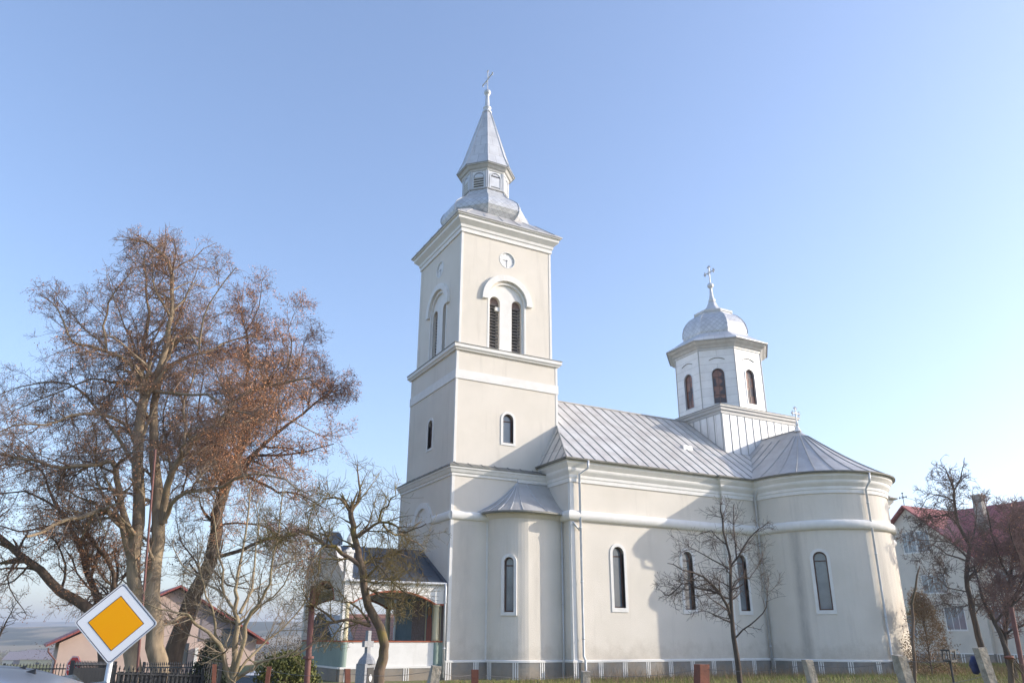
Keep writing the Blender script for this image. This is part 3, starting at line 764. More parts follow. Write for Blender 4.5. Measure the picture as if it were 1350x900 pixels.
# nave roof (closed body with hipped west end)
e = .47; X0r, X1r, Y0r, Y1r = 4.971-e, EX+.47, NY-e, NYN+e; ZE, ZR = 9.27, 13.72
sl_ = (ZR-ZE)/(CY-Y0r); hipx = X0r+2.49
rf = MB(); rf.add([(X0r, Y0r, ZE), (X1r, Y0r, ZE), (X1r, Y1r, ZE), (X0r, Y1r, ZE), (hipx, CY, ZR), (X1r-3.2, CY, ZR)], [(3, 2, 1, 0), (0, 1, 5, 4), (1, 2, 5), (2, 3, 4, 5), (3, 0, 4)])
roof = cpart(rf, 'nave_roof', 'roof_sheet')
sm = MB(); k = 0; x = X0r+.35
while x < X1r-.1:
    yt = CY; 
    if x < hipx: yt = Y0r+(x-X0r)/(hipx-X0r)*(CY-Y0r)
    if x > X1r-3.2: yt = Y0r+(X1r-x)/3.2*(CY-Y0r)
    for sgn in (1, -1):
        ya, yb = (Y0r, yt) if sgn == 1 else (Y1r, 2*CY-yt)
        if abs(yb-ya) > .3: sm.bar((x, ya, ZE+.02), (x, yb, ZE+abs(yb-ya)*sl_+.02), .022, .042, upv=(0, 0, 1))
    x += .62
y = Y0r+.4
while y < Y1r:
    t = min(y-Y0r, Y1r-y)/(CY-Y0r); sm.bar((X0r, y, ZE+.02), (X0r+t*2.49, y, ZE+t*(ZR-ZE)+.02), .028, .05); y += .62
sm.tube([(X0r, Y0r, ZE+.03), (hipx, CY, ZR+.03)], .04, 6); sm.tube([(hipx, CY, ZR+.03), (X1r-3.2, CY, ZR+.03)], .05, 6)
sm.build('standing_seam', 'seam_metal', roof)
hb = MB(); hb.box(13.35, 13.95, -.2, .25, 10.95, 11.28); hatch = cpart(hb, 'roof_hatch', 'galvanised')
# side apse roofs
for sg in (1, -1):
    def fy(y): return y if sg == 1 else 2*CY-y
    ap = (DX, -2.45, 12.36); re = R_AP+.44
    rim = [(DX-re, 1.4), (DX-re, RS), (DX-re, -3.0)]+arc_pts(AC, re, 190, 350, 24)+[(DX+re, -3.0), (DX+re, RS), (DX+re, 1.4)]
    tops = [(DX, 1.4)]+[(DX, RS)]+[(DX, -2.45)]*(len(rim)-4)+[(DX, RS), (DX, 1.4)]
    fr = [0, .12, .25, .4, .55, .7, .85, 1.]
    V = []
    for (x, y), (tx, ty) in zip(rim, tops):
        for t in fr:
            z = ZE+.0+(12.36-ZE)*(1-t)-.22*math.sin(PI*t)*(t*.5+.5)
            V.append((tx+(x-tx)*t, fy(ty+(y-ty)*t), z))
    m = len(fr); rf = MB(); rf.add(V, [(i*m+j, i*m+j+1, (i+1)*m+j+1, (i+1)*m+j) for i in range(len(rim)-1) for j in range(m-1)])
    rf.add([(x, fy(y), ZE-.015) for x, y in rim], [tuple(range(len(rim)))])
    # rim edge
    rf.add([(x, fy(y), ZE) for x, y in rim]+[(x, fy(y), ZE-.03) for x, y in rim], [(i, i+1, len(rim)+i+1, len(rim)+i) for i in range(len(rim)-1)])
    ar = cpart(rf, 'apse_roof', 'roof_sheet_plain')
    sm = MB()
    idx = [0]+list(range(2, len(rim)-2, 2))+[len(rim)-1]
    for i in idx:
        P = [(V[i*m+j][0], V[i*m+j][1], V[i*m+j][2]+.022) for j in range(1, m)]
        sm.tube(P, .017, 4)
    for yy in (.9, .3, -.3, -.9, -1.5):
        for sx in (-1, 1):
            sm.tube([(DX+sx*re*t, fy(yy), ZE+(12.36-ZE)*(1-t)-.22*math.sin(PI*t)*(t*.5+.5)+.02) for t in fr[1:]], .022, 4)
    sm.tube([(DX, fy(1.4), 12.38), (DX, fy(-2.45), 12.38)], .05, 6)
    sm.build('standing_seam', 'seam_metal', ar)
    a = MB().lathe([(.22, 12.28), (.12, 12.42), (.06, 12.62), (.10, 12.70), (.06, 12.78), (.03, 12.84)], (DX, fy(-2.45)), 12); cross(a, DX, fy(-2.45), 12.8, 13.62, 13.32, .24, 'x' if sg else 'y', .04); a.build('apse_cross', 'clock_white', ar)
# altar roof
rim = arc_pts((EX+.9, CY), 3.1+.44, -90, 90, 16); rf = MB(); k = len(rim)
rf.add([(x, y, ZE) for x, y in rim]+[(x, y, ZE-.03) for x, y in rim]+[(EX+.4, CY, 11.8)], [(i, i+1, 2*k) for i in range(k-1)]+[(i+1, i, k+i, k+i+1) for i in range(k-1)]+[tuple(range(k, 2*k))])
cpart(rf, 'altar_roof', 'roof_sheet_plain')
# stepped decorative band on the altar end seen past the side apse
# gutters and eave rims
gt = MB(); gp = offset(outl, .47)
gt.sweep(outl, [(.40, ZE-.075), (.47, ZE-.10), (.53, ZE-.07), (.545, ZE+.0), (.53, ZE+.0)], True, inner=-.39); cpart(gt, 'gutter', 'eave_metal')
# stair turret
tw = MB(); tw.prism(TUR+[(5.2, .3), (1.82, .3)], ZP-.02, 6.82); tur = cpart(tw, 'stair_turret', 'cream_plaster')
N = Vector((math.cos(rad(-131)), math.sin(rad(-131)), 0)); R = Vector((-N.y, N.x, 0)); P = Vector((3.32, 0, 2.64))+Vector((N.x*1.5, N.y*1.5*.93, 0))
cn = MB(); cn.slab(P, R, N, arch(.42, 2.25, 14), -.4, .5); run_cut(tur, cn)
win_set(P, R, N, .42, 2.25, .68, 2.52, .14, depth=.2, bars=(1.9,), proud=.05)
tr = MB().sweep(TUR, [(0, 6.55), (.05, 6.60), (.16, 6.72), (.22, 6.80), (.22, 6.84)]); cpart(tr, 'turret_cornice', 'cream_plaster')
rim = offset([(1.82, .3)]+TUR+[(5.2, .3)], .36)[1:-1]; rim[0] = (1.28, .0); rf = MB(); V = []; fr = [0, .15, .3, .45, .6, .75, .88, 1.]
n_ = len(rim)
for i, (x, y) in enumerate(rim):
    tx = 3.32 if x < 3.5 else min(5.3, 3.32+(x-3.5)*1.0); ty = -.03
    for t in fr: V.append((tx+(x-tx)*t, ty+(y-ty)*t, 6.86+(8.36-6.86)*(1-t)-.17*math.sin(PI*t)))
m = len(fr); rf.add(V, [(i*m+j, i*m+j+1, (i+1)*m+j+1, (i+1)*m+j) for i in range(n_-1) for j in range(m-1)])
rf.add([(x, y, 6.86) for x, y in rim]+[(x, y, 6.80) for x, y in rim], [(i, i+1, n_+i+1, n_+i) for i in range(n_-1)]+[tuple(range(n_, 2*n_))])
tro = cpart(rf, 'turret_roof', 'roof_sheet_plain')
sm = MB()
for i in (0, 3, 6, 9, 12, 15, 17):
    if i < n_: sm.tube([(V[i*m+j][0], V[i*m+j][1], V[i*m+j][2]+.02) for j in range(m)], .02, 4)
sm.tube([(3.32, -.05, 8.38), (4.98, -.05, 8.38)], .04, 6); sm.tube([(3.32, -.05, 8.36), (3.32, -.05, 8.9)], .02, 6); sm.lathe([(.03, 8.52), (.06, 8.58), (.03, 8.64)], (3.32, -.05), 8)
sm.build('standing_seam', 'galvanised', tro)
gt = MB(); gt.tube([(x, y, 6.80) for x, y in offset(rim, .04)[1:-1]], .055, 6); gt.build('gutter', 'eave_metal', tro)
# downspouts


def spout(pts, r=.055, brackets=()):
    d = MB(); d.tube(pts, r, 8)
    for z in brackets:
        # collar at height z on the long straight run
        for a, b in zip(pts, pts[1:]):
            if min(a[2], b[2]) <= z <= max(a[2], b[2]) and abs(a[2]-b[2]) > 1:
                t = (z-a[2])/(b[2]-a[2]); p = Vector(a).lerp(Vector(b), t); d.tube([(p.x, p.y, z-.03), (p.x, p.y, z+.03)], r+.018, 8)
    return d


o = spout([(5.65, NY-.52, 9.2), (5.65, NY-.5, 8.85), (5.38, NY-.17, 8.6), (5.38, NY-.14, .9), (5.42, NY-.2, .75), (5.42, NY-.2, .18), (5.5, NY-.34, .1)], brackets=(8.2, 6.2, 3.9, 1.6)); cpart(o, 'downspout', 'galvanised', smooth=True)
o = spout([(16.03, RS-.5, 9.2), (16.03, RS-.46, 8.8), (16.05, RS-.16, 8.45), (16.05, RS-.16, .1)], brackets=(8.0, 6.0, 3.4, 1.3)); cpart(o, 'downspout', 'galvanised', smooth=True)
a = rad(-98); c_, s_ = math.cos(a), math.sin(a)
an = lambda r, z: (AC[0]+r*c_, AC[1]+r*s_, z)
o = spout([an(R_AP+.5, 9.2), an(R_AP+.46, 8.8), an(R_AP+.13, 8.45), an(R_AP+.13, .95), an(R_AP+.2, .8), an(R_AP+.2, .1)], brackets=(7.8, 5.4, 2.6)); cpart(o, 'downspout', 'galvanised', smooth=True)
o = spout([(4.95, -1.62, 6.76), (5.0, -1.75, 6.65), (5.12, NY-.1, 6.35), (5.34, NY-.14, 6.1)], r=.045); cpart(o, 'downspout', 'galvanised', smooth=True)
o = spout([(4.88, -1.32, 6.7), (4.88, -1.32, .9), (4.86, -1.36, .1)], r=.03, brackets=(5, 3)); cpart(o, 'downspout', 'galvanised', smooth=True)
o = spout([(-.18, -.02, 3.75), (-.18, -.08, 3.6), (-.18, -.08, .1)], r=.05, brackets=(3, 1.2)); cpart(o, 'downspout', 'galvanised', smooth=True)
# drum base and drum with dome
bx = MB(); V0 = square(DX, CY, 2.95, 2.95)
for i in range(4):
    a, b = V0[i], V0[(i+1) % 4]; L = 5.9
    bx.add([(*a, 9.6), (*b, 9.6), (*b, 13.75), (*a, 13.75)], [(0, 1, 2, 3)], [[(0, 0), (L, 0), (L, 4.15), (0, 4.15)]])
db = cpart(bx, 'drum_base', 'base_sheet')
sm = MB()
for i in range(4):
    a, b = Vector(V0[i]), Vector(V0[(i+1) % 4]); d = (b-a).normalized(); n = Vector((d.y, -d.x))
    for k in range(0, 11):
        q = a+d*(.05+k*.58)+n*.015; sm.box(q.x-.015, q.x+.015, q.y-.015, q.y+.015, 9.8, 13.74)
sm.build('standing_seam', 'base_sheet', db)
tr = MB().sweep(V0, [(0, 13.60), (.04, 13.60), (.05, 13.74), (.12, 13.80), (.13, 13.92), (.20, 13.98), (.20, 14.07)], True); tr.build('base_cornice', 'drum_sheet', db)
rf = MB(); rf.add([(x, y, 14.065) for x, y in square(DX, CY, 3.17, 3.17)]+[(x, y, 14.10) for x, y in square(DX, CY, 3.17, 3.17)]+[(x, y, 14.32) for x, y in square(DX, CY, 2.3, 2.3)],
                  [(3, 2, 1, 0), (0, 1, 5, 4), (1, 2, 6, 5), (2, 3, 7, 6), (3, 0, 4, 7), (4, 5, 9, 8), (5, 6, 10, 9), (6, 7, 11, 10), (7, 4, 8, 11), (8, 9, 10, 11)])
rf.build('base_cap', 'eave_metal', db)
RD = 2.78
dr = MB().lathe([(RD, 14.1), (RD*.995, 18.30)], (DX, CY), 8, T8); drum = cpart(dr, 'drum', 'drum_sheet')
for j in range(8):
    a = T8+j*PI/4; MB().tube([(DX+RD*math.cos(a), CY+RD*math.sin(a), 14.15), (DX+RD*.995*math.cos(a), CY+RD*.995*math.sin(a), 18.3)], .035, 6).build('corner_strip', 'drum_sheet', drum)
cn = MB(); dw = []
for j in range(8):
    a = j*PI/4; N = Vector((math.cos(a), math.sin(a), 0)); R = Vector((-math.sin(a), math.cos(a), 0)); P = Vector((DX, CY, 14.62))+N*RD*math.cos(T8)*.997; dw.append((P, R, N)); cn.slab(P, R, N, arch(.74, 2.18, 14), -.3, .3)
run_cut(drum, cn)
for P, R, N in dw:
    s_ = MB(); s_.ring(P, R, N, arch(.80, 2.24, 14, -.03), arch(.72, 2.17, 14, .01), -.16, .03); wn = s_.build('drum_window', 'galvanised', drum)
    f = MB(); f.ring(P, R, N, arch(.73, 2.17, 14), arch(.63, 2.06, 14, .05), -.15, -.09)
    for zb in (.55, 1.1, 1.68): f.slab(P, R, N, [(-.33, zb-.018), (.33, zb-.018), (.33, zb+.018), (-.33, zb+.018)], -.145, -.10)
    f.slab(P, R, N, [(-.018, .05), (.018, .05), (.018, 2.1), (-.018, 2.1)], -.144, -.101)
    f.slab(P, R, N, arch(.64, 2.07, 14, .04), -.135, -.125)
    f.build('drum_window_frame', 'brown_frame', drum)
    p = MB(); p.slab(P, R, N, arch(.64, 2.07, 14, .04), -.124, -.118); p.build('drum_window_pane', 'glass_stained', drum)
    p = MB(); n = 10; p.tube([P+R*(.46*t)+N*.02+Vector((0, 0, 2.72+.14*(1-t*t))) for t in [(-1+2*i/n) for i in range(n+1)]], .022, 5); p.build('drum_eyebrow', 'eave_metal', drum)
tr = MB().lathe([(RD-.04, 17.98), (RD+.03, 18.0), (RD+.04, 18.12), (RD+.12, 18.16), (RD+.18, 18.26), (RD+.36, 18.36), (RD+.42, 18.45), (RD+.50, 18.47), (RD+.50, 18.52)], (DX, CY), 8, T8); tr.build('drum_cornice', 'cornice_metal', drum)
rf = MB().lathe([(RD+.56, 18.50), (RD+.56, 18.56), (2.75, 18.92), (2.4, 19.16), (2.14, 19.36)], (DX, CY), 8, T8); rf.build('dome_skirt', 'spire_sheet', drum)
dm = MB().lathe([(2.10, 19.25), (2.16, 19.5), (2.14, 19.85), (2.04, 20.2), (1.86, 20.52), (1.58, 20.82), (1.2, 21.06)], (DX, CY), 8, T8); dome = cpart(dm, 'dome', 'scale_sheet')
rb = MB()
for j in range(8):
    a = T8+j*PI/4; rb.tube([(DX+r*math.cos(a), CY+r*math.sin(a), z) for r, z in [(2.18, 19.5), (2.16, 19.85), (2.06, 20.2), (1.88, 20.52), (1.60, 20.82), (1.22, 21.06)]], .022, 5)
pieces(rb, 'ridge_strip', 'galvanised', dome)
tr = MB().lathe([(1.12, 20.92), (1.20, 20.98), (1.22, 21.10), (1.28, 21.14), (1.30, 21.22), (1.31, 21.25), (.95, 21.36), (.62, 21.55), (.40, 21.82), (.24, 22.20)], (DX, CY), 8, T8); tr.build('dome_cap', 'galvanised', dome)
fn = MB().lathe([(.26, 22.15), (.20, 22.28), (.24, 22.33), (.16, 22.45), (.11, 22.8), (.085, 23.1), (.09, 23.2), (.19, 23.28), (.21, 23.40), (.18, 23.50), (.08, 23.58), (.03, 23.62)], (DX, CY), 16); fn.build('finial', 'galvanised', dome, smooth=True)
cross(MB(), DX, CY, 23.5, 24.75, 24.36, .40, 'y', .045).build('dome_cross', 'galvanised', dome)

# --- porch on the west face
PX0, PY0, PY1 = -4.45, .15, 6.2
wl = MB(); wl.box(PX0, -.02, PY0-.05, PY0+.20, -.3, .50); wl.box(PX0-.05, PX0+.20, PY0+.21, PY1, -.3, .50); wl.box(PX0+.21, -.02, PY1-.2, PY1+.05, -.3, .50)
pieces(wl, 'porch_plinth', 'plinth_stone', church)
st = MB()
for k in range(4):
    for q in (-.095, 0, .095): st.box(-.5-k*1.22+q-.02, -.5-k*1.22+q+.02, PY0-.065, PY0-.04, -.2, .48)
st.box(PX0-.02, -.02, PY0-.07, PY0-.03, .46, .53); st.box(PX0-.08, PX0-.04, PY0-.02, PY1, .46, .53); cpart(st, 'plinth_stripe', 'white_trim')
wl = MB(); wl.box(PX0+.25, -.32, PY0+.01, PY0+.15, .50, 1.44); wl.box(PX0+.25, -.1, PY1-.15, PY1-.01, .50, 1.44); pieces(wl, 'porch_parapet', 'white_trim', church)
wl = MB(); wl.box(PX0+.02, PX0+.15, PY0+.21, PY1-.2, .50, 1.44); wl.box(-.32, -.03, PY0+.02, PY0+.16, .5, 1.44); pieces(wl, 'porch_parapet', 'green_paint', church)
wl = MB(); wl.box(PX0-.02, -.02, PY0-.02, PY0+.18, 1.44, 1.49); wl.box(PX0-.02, PX0+.17, PY0+.18, PY1, 1.441, 1.489); wl.box(PX0+.18, -.02, PY1-.18, PY1, 1.44, 1.49); pieces(wl, 'parapet_cap', 'red_trim', church)
for x, y in ((PX0+.13, PY0+.1), (-.42, PY0+.1), (PX0+.13, PY1-.1), (-.42, PY1-.1)):
    cl = MB().lathe([(.15, .5), (.15, 1.44)], (x, y), 14); cl.build('column_base', 'green_paint', church)
    cl = MB().lathe([(.15, 1.49), (.13, 1.6), (.115, 2.8), (.14, 2.86), (.16, 2.92)], (x, y), 14); cl.build('porch_column', 'cream_column', church, smooth=True)
for yy in (PY0, PY1-.2):
    n = 16; L = 3.55; xc = -2.30
    poly = [(-2.15, 0), (-1.80, 0)]+[(-1.80+3.6*i/n, .48*math.sin(PI*i/n)**.8) for i in range(1, n)]+[(1.80, 0), (2.15, 0), (2.15, .82), (-2.15, .82)]
    b = MB().slab((xc, yy, 2.93), (1, 0, 0), (0, -1, 0), poly, -.2, 0); b.build('porch_beam', 'white_trim', church)
    b = MB().slab((xc, yy, 2.93), (1, 0, 0), (0, -1, 0), [(-2.16, -.045), (-1.79, -.045)]+[(-1.79+3.58*i/n, .46*math.sin(PI*i/n)**.8-.03) for i in range(1, n)]+[(1.79, -.045), (2.16, -.045), (2.16, .02), (1.81, .02)]+[(1.80-3.6*i/n, .50*math.sin(PI*i/n)**.8+.01) for i in range(1, n)]+[(-1.81, .02), (-2.16, .02)], -.21, .01); b.build('beam_trim', 'red_trim', church)
cm = MB().box(PX0+.2, -.02, PY0+.22, PY1-.22, 3.50, 3.56); cpart(cm, 'porch_ceiling', 'white_trim')
rf = MB(); ev = .35; za, zb = 3.80, 5.42
rf.add([(PX0+.1, PY0-ev+.3, za), (0, PY0-ev+.3, za), (0, CY, zb), (PX0+.1, CY, zb), (PX0+.1, PY1+ev-.1, za), (0, PY1+ev-.1, za), (PX0+.1, PY0-ev+.3, za-.07), (0, PY0-ev+.3, za-.07), (PX0+.1, PY1+ev-.1, za-.07), (0, PY1+ev-.1, za-.07)],
       [(0, 1, 2, 3), (3, 2, 5, 4), (6, 7, 1, 0), (4, 5, 9, 8), (6, 8, 9, 7), (0, 3, 4, 8, 6), (1, 7, 9, 5, 2)])
pr = cpart(rf, 'porch_roof', 'porch_sheet')
sm = MB()
for k in range(7): x = PX0+.3+k*.66; sm.bar((x, PY0-ev+.3, za+.02), (x, CY, zb+.02), .03, .04)
sm.build('standing_seam', 'porch_sheet', pr)
gt = MB(); gt.tube([(PX0+.1, PY0-.12, za-.05), (-.1, PY0-.12, za-.05)], .055, 8); gt.build('gutter', 'galvanised', pr)
# west front of the porch: curved gable over a round arch
n = 18; yc = CY; half = 3.0
top = [(-3.02, 4.0), (-3.02, 4.05), (-2.5, 4.15), (-2.0, 4.45), (-1.6, 4.9), (-1.2, 5.25), (-.85, 5.35), (-.8, 5.55), (-.5, 5.78), (0, 5.88)]
poly = [(-3.02, 1.5), (-2.72, 1.5), (-2.72, 3.0), (-1.70, 3.0)]+[(-1.70*math.cos(PI*i/n), 3.0+.85*math.sin(PI*i/n)) for i in range(1, n)]+[(1.70, 3.0), (2.72, 3.0), (2.72, 1.5), (3.02, 1.5)]
poly += [(-a, b) for a, b in top]+[(a, b) for a, b in top[::-1][1:]]
b = MB().slab((PX0, yc, 0), (0, -1, 0), (-1, 0, 0), poly, -.2, .05); front = cpart(b, 'porch_front', 'white_trim')
ring_o = [(-1.76*math.cos(PI*i/n), 3.0+.91*math.sin(PI*i/n)) for i in range(n+1)]+[(1.68*math.cos(PI*i/n), 3.0+.83*math.sin(PI*i/n)) for i in range(n+1)]
b = MB().slab((PX0, yc, 0), (0, -1, 0), (-1, 0, 0), ring_o, -.21, .06); b.build('arch_trim', 'red_trim', front)
b = MB().slab((PX0, yc, 0), (0, -1, 0), (-1, 0, 0), [(a*1.0, z+.05) for a, z in [(-.95, 5.30), (-.9, 5.6), (-.5, 5.85), (0, 5.95), (.5, 5.85), (.9, 5.6), (.95, 5.30), (.8, 5.30), (0, 5.80), (-.8, 5.30)][:7]]+[(.85, 5.36), (-.85, 5.36)], -.35, .07); b.build('gable_cap', 'porch_sheet', front)
for yy in (PY0+.13, PY1-.13):
    b = MB().box(PX0-.12, PX0+.30, yy-.2, yy+.22, 3.72, 3.86); b.box(PX0-.06, PX0+.24, yy-.14, yy+.16, 3.86, 4.85); b.box(PX0-.1, PX0+.28, yy-.18, yy+.2, 4.85, 4.95)
    b.lathe([(.12, 4.95), (.06, 5.05), (.06, 5.15), (.13, 5.28), (.15, 5.38), (.09, 5.52), (.02, 5.68)], (PX0+.09, yy+.01), 12); b.build('corner_pedestal', 'white_trim', front)
# painted panel on the tower's west face behind the porch
b = MB().box(-.05, -.02, .35, 6.0, 1.0, 3.5); ip = cpart(b, 'painted_panel', 'icon_teal')
b = MB().box(-.07, -.045, .30, .55, .5, 3.5); b.box(-.07, -.045, 2.35, 2.5, .5, 3.5); pieces(b, 'panel_frame', 'brown_frame', ip)
dr_ = MB().box(-.06, -.03, 2.5, 3.9, .1, 3.2); dr_.build('entrance_door', 'louver_wood', ip)
for yy, mt in ((1.0, 'icon_ochre'), (1.85, 'icon_red')):
    b = MB().slab((-.05, yy, 1.2), (0, -1, 0), (-1, 0, 0), [(-.28, 0), (.28, 0), (.30, .6), (.25, 1.15), (.12, 1.32), (-.12, 1.32), (-.25, 1.15), (-.30, .6)], 0, .012); b.build('painted_robe', mt, ip)
    b = MB().slab((-.05, yy, 2.68), (0, -1, 0), (-1, 0, 0), circ(.22, 18), .0, .008); b.build('painted_halo', 'icon_ochre', ip)
    b = MB().slab((-.05, yy, 2.66), (0, -1, 0), (-1, 0, 0), circ(.12, 14), .008, .014); b.build('painted_face', 'icon_skin', ip)
for yy in (.62, 1.45, 2.25):
    b = MB().box(-.065, -.04, yy-.05, yy+.05, 1.0, 3.5); b.build('panel_border', 'cream_column', ip)
b = MB().box(-4.3, -.1, .3, 6.1, .0, .45); cpart(b, 'porch_floor', 'plinth_stone')
# ------------------------------------------------------------------ trees


class Tree:
    """bark tubes grown from measured main limbs; twigs and leaves follow from them"""

    def __init__(s, seed, env=None, up=.25, wig=.28, dens=1., minr=.006, rs=1., fine=1.):
        s.rs = rs; s.fine = fine
        s.r = random.Random(seed); s.nr = np.random.RandomState(seed); s.env = env; s.up = up; s.wig = wig; s.dens = dens; s.minr = minr
        s.thick = []; s.thin = []; s.ends = []

    def inside(s, p):
        if s.env is None: return True
        for c, r in s.env:
            q = (p-c)/r
            if q@q < 1: return True
        return False

    def limb(s, pts, r0, r1, kids=1., L=None, lv=1):
        """pts 3-D polyline of a main limb, refined with a little irregularity"""
        r0 *= s.rs; r1 *= s.rs
        P = [np.array(p, float) for p in pts]; out = []
        for i in range(len(P)-1):
            a = P[max(i-1, 0)]; b = P[i]; c = P[i+1]; d = P[min(i+2, len(P)-1)]; ln = np.linalg.norm(c-b); k = max(2, int(ln/.55))
            for j in range(k):
                t = j/k; q = .5*((2*b)+(-a+c)*t+(2*a-5*b+4*c-d)*t*t+(-a+3*b-3*c+d)*t**3)
                if 0 < len(out): q = q+s.nr.normal(0, .02+.012*ln/k, 3)
                out.append(q)
        out.append(P[-1]); n = len(out); R = [r0+(r1-r0)*(i/(n-1))**.85 for i in range(n)]
        s.thick.append((out, R)); tot = sum(np.linalg.norm(out[i+1]-out[i]) for i in range(n-1)); L = L or min(3.4, max(1.2, tot*.5)); acc = 0; nxt = .35*tot*.3
        for i in range(n-1):
            sg = out[i+1]-out[i]; l = np.linalg.norm(sg); acc += l; f = acc/tot
            if f < .12: continue
            m = s.nr.poisson(l*1.55*kids*s.dens*(.5+.8*f))
            for _ in range(m): s.child(out[i]+sg*s.r.random(), sg/l, L*(.45+.65*s.r.random())*(1-.35*f), min(R[i]*.55, .045+.02*L), lv+1)
        d = (out[-1]-out[-2]); d /= np.linalg.norm(d)
        for _ in range(3): s.child(out[-1], d, L*.65, r1*.85, lv+1, .45)
        return s

    def child(s, p, d, L, r, lv, ang=None):
        ang = ang if ang is not None else rad(s.r.uniform(32, 75)); az = s.nr.normal(0, 1, 3); ax = az-d*(az@d); ax /= (np.linalg.norm(ax)+1e-6)
        nd = d*math.cos(ang)+ax*math.sin(ang); s.grow(p, nd, L, r, lv)

    def grow(s, p, d, L, r, lv):
        if L < .16 or lv > 5: return
        seg = .34 if L > .9 else .2
        n = max(2, int(L/seg)); pts = [p]; l = L/n
        d = d/np.linalg.norm(d)
        for i in range(n):
            d = d+s.nr.normal(0, s.wig, 3)*.55+np.array([0, 0, s.up*(.35 if lv < 4 else -.05)])
            d /= np.linalg.norm(d); q = pts[-1]+d*l
            if not s.inside(q):
                if i == 0: return
                break
            pts.append(q)
        k = len(pts); R = [max(s.minr, r*(1-.72*i/max(1, k-1))) for i in range(k)]
        (s.thick if r > .05 else s.thin).append((pts, R))
        for i in range(1, k):
            sg = pts[i]-pts[i-1]; ll = np.linalg.norm(sg); dd = sg/(ll+1e-9); f = i/k
            m = s.nr.poisson(ll*(2.1, 2.1, 2.6, 3.9, 4.2, 0)[min(lv, 5)]*s.dens*(s.fine if lv >= 2 else 1))
            for _ in range(m): s.child(pts[i-1]+sg*s.r.random(), dd, L*s.r.uniform(.35, .62)*(1-.3*f), max(s.minr, R[i]*.6), lv+1)
        s.ends.append((pts[-1], pts[-1]-pts[-2], lv))
        if k > 3: s.ends.append((pts[k//2], pts[-1]-pts[-2], lv))

    def tubes(s, lines, n):
        V = []; F = []; o = 0
        for pts, R in lines:
            P = np.array(pts); k = len(P); D = np.gradient(P, axis=0); D /= (np.linalg.norm(D, axis=1)[:, None]+1e-9)
            ref = np.array([.31, .77, .55]); X = ref-D*(D@ref)[:, None]; X /= (np.linalg.norm(X, axis=1)[:, None]+1e-9); Y = np.cross(D, X)
            a = np.arange(n)*2*PI/n; Rr = np.array(R)[:, None, None]
            ring = P[:, None]+(X[:, None]*np.cos(a)[None, :, None]+Y[:, None]*np.sin(a)[None, :, None])*Rr
            V.append(ring.reshape(-1, 3)); i = np.arange(k-1)[:, None]; j = np.arange(n)[None]
            F.append(np.stack([o+i*n+j, o+i*n+(j+1) % n, o+(i+1)*n+(j+1) % n, o+(i+1)*n+j], -1).reshape(-1, 4)); o += k*n
        return np.concatenate(V), np.concatenate(F)

    def leaves(s, n_per, size, spread, keep, droop=.5):
        E = [e for e in s.ends if e[2] >= 3 and keep(e[0]) > s.r.random()]
        if not E: return None
        P = np.array([e[0] for e in E]); P = np.repeat(P, n_per, 0); m = len(P)
        off = s.nr.normal(0, spread, (m, 3)); off[:, 2] = off[:, 2]*.9-abs(s.nr.normal(0, spread*droop, m)); P = P+off
        A = s.nr.normal(0, 1, (m, 3)); A /= np.linalg.norm(A, axis=1)[:, None]; B = np.cross(A, s.nr.normal(0, 1, (m, 3))); B /= np.linalg.norm(B, axis=1)[:, None]
        sz = s.nr.uniform(.55, 1.25, (m, 1))*size; C = np.cross(A, B)
        V = np.stack([P-A*sz, P+B*sz*.55+C*sz*.25, P+A*sz, P-B*sz*.55+C*sz*.25], 1).reshape(-1, 3)
        return V, np.arange(m*4).reshape(-1, 4)


def raw(name, V, F, m, parent, loc, smooth=False):
    me = bpy.data.meshes.new(name); V = (np.asarray(V)-np.asarray(loc)).astype(np.float32)
    me.vertices.add(len(V)); me.vertices.foreach_set('co', V.ravel()); k = F.shape[1]
    me.loops.add(F.size); me.loops.foreach_set('vertex_index', F.ravel().astype(np.int32)); me.polygons.add(len(F))
    me.polygons.foreach_set('loop_start', np.arange(0, F.size, k, dtype=np.int32)); me.polygons.foreach_set('loop_total', np.full(len(F), k, dtype=np.int32))
    me.update(calc_edges=True); me.validate()
    if smooth: me.polygons.foreach_set('use_smooth', [True]*len(me.polygons))
    me.materials.append(M[m]); o = bpy.data.objects.new(name, me); COL.objects.link(o); o.parent = parent
    return o


def finish_tree(t, name, base, label, bark, twig, leaf=None, cat='tree', group=None):
    e = thing(name, base, label, cat, group); loc = np.array(e.location)
    print(name, label[:30], len(t.thick), len(t.thin))
    V, F = t.tubes(t.thick, 10); raw('trunk', V, F, bark, e, loc, True)
    V, F = t.tubes(t.thin, 3); cr = raw('crown', V, F, twig, e, loc)
    for lf in (leaf or []):
        vf = t.leaves(*lf[1:])
        if vf: raw('leaves', vf[0], vf[1], lf[0], cr, loc)
    return e


def PL(pix, d0, d1=None):
    """limb seen along these photo points, starting d0 and ending d1 metres ahead"""
    d1 = d0 if d1 is None else d1; n = len(pix)-1
    return [Q(u, v, d0+(d1-d0)*i/n) for i, (u, v) in enumerate(pix)]


def ell(u, v, d, rx, rz, ry=None): return (Q(u, v, d), np.array([rx, ry or rx, rz]))


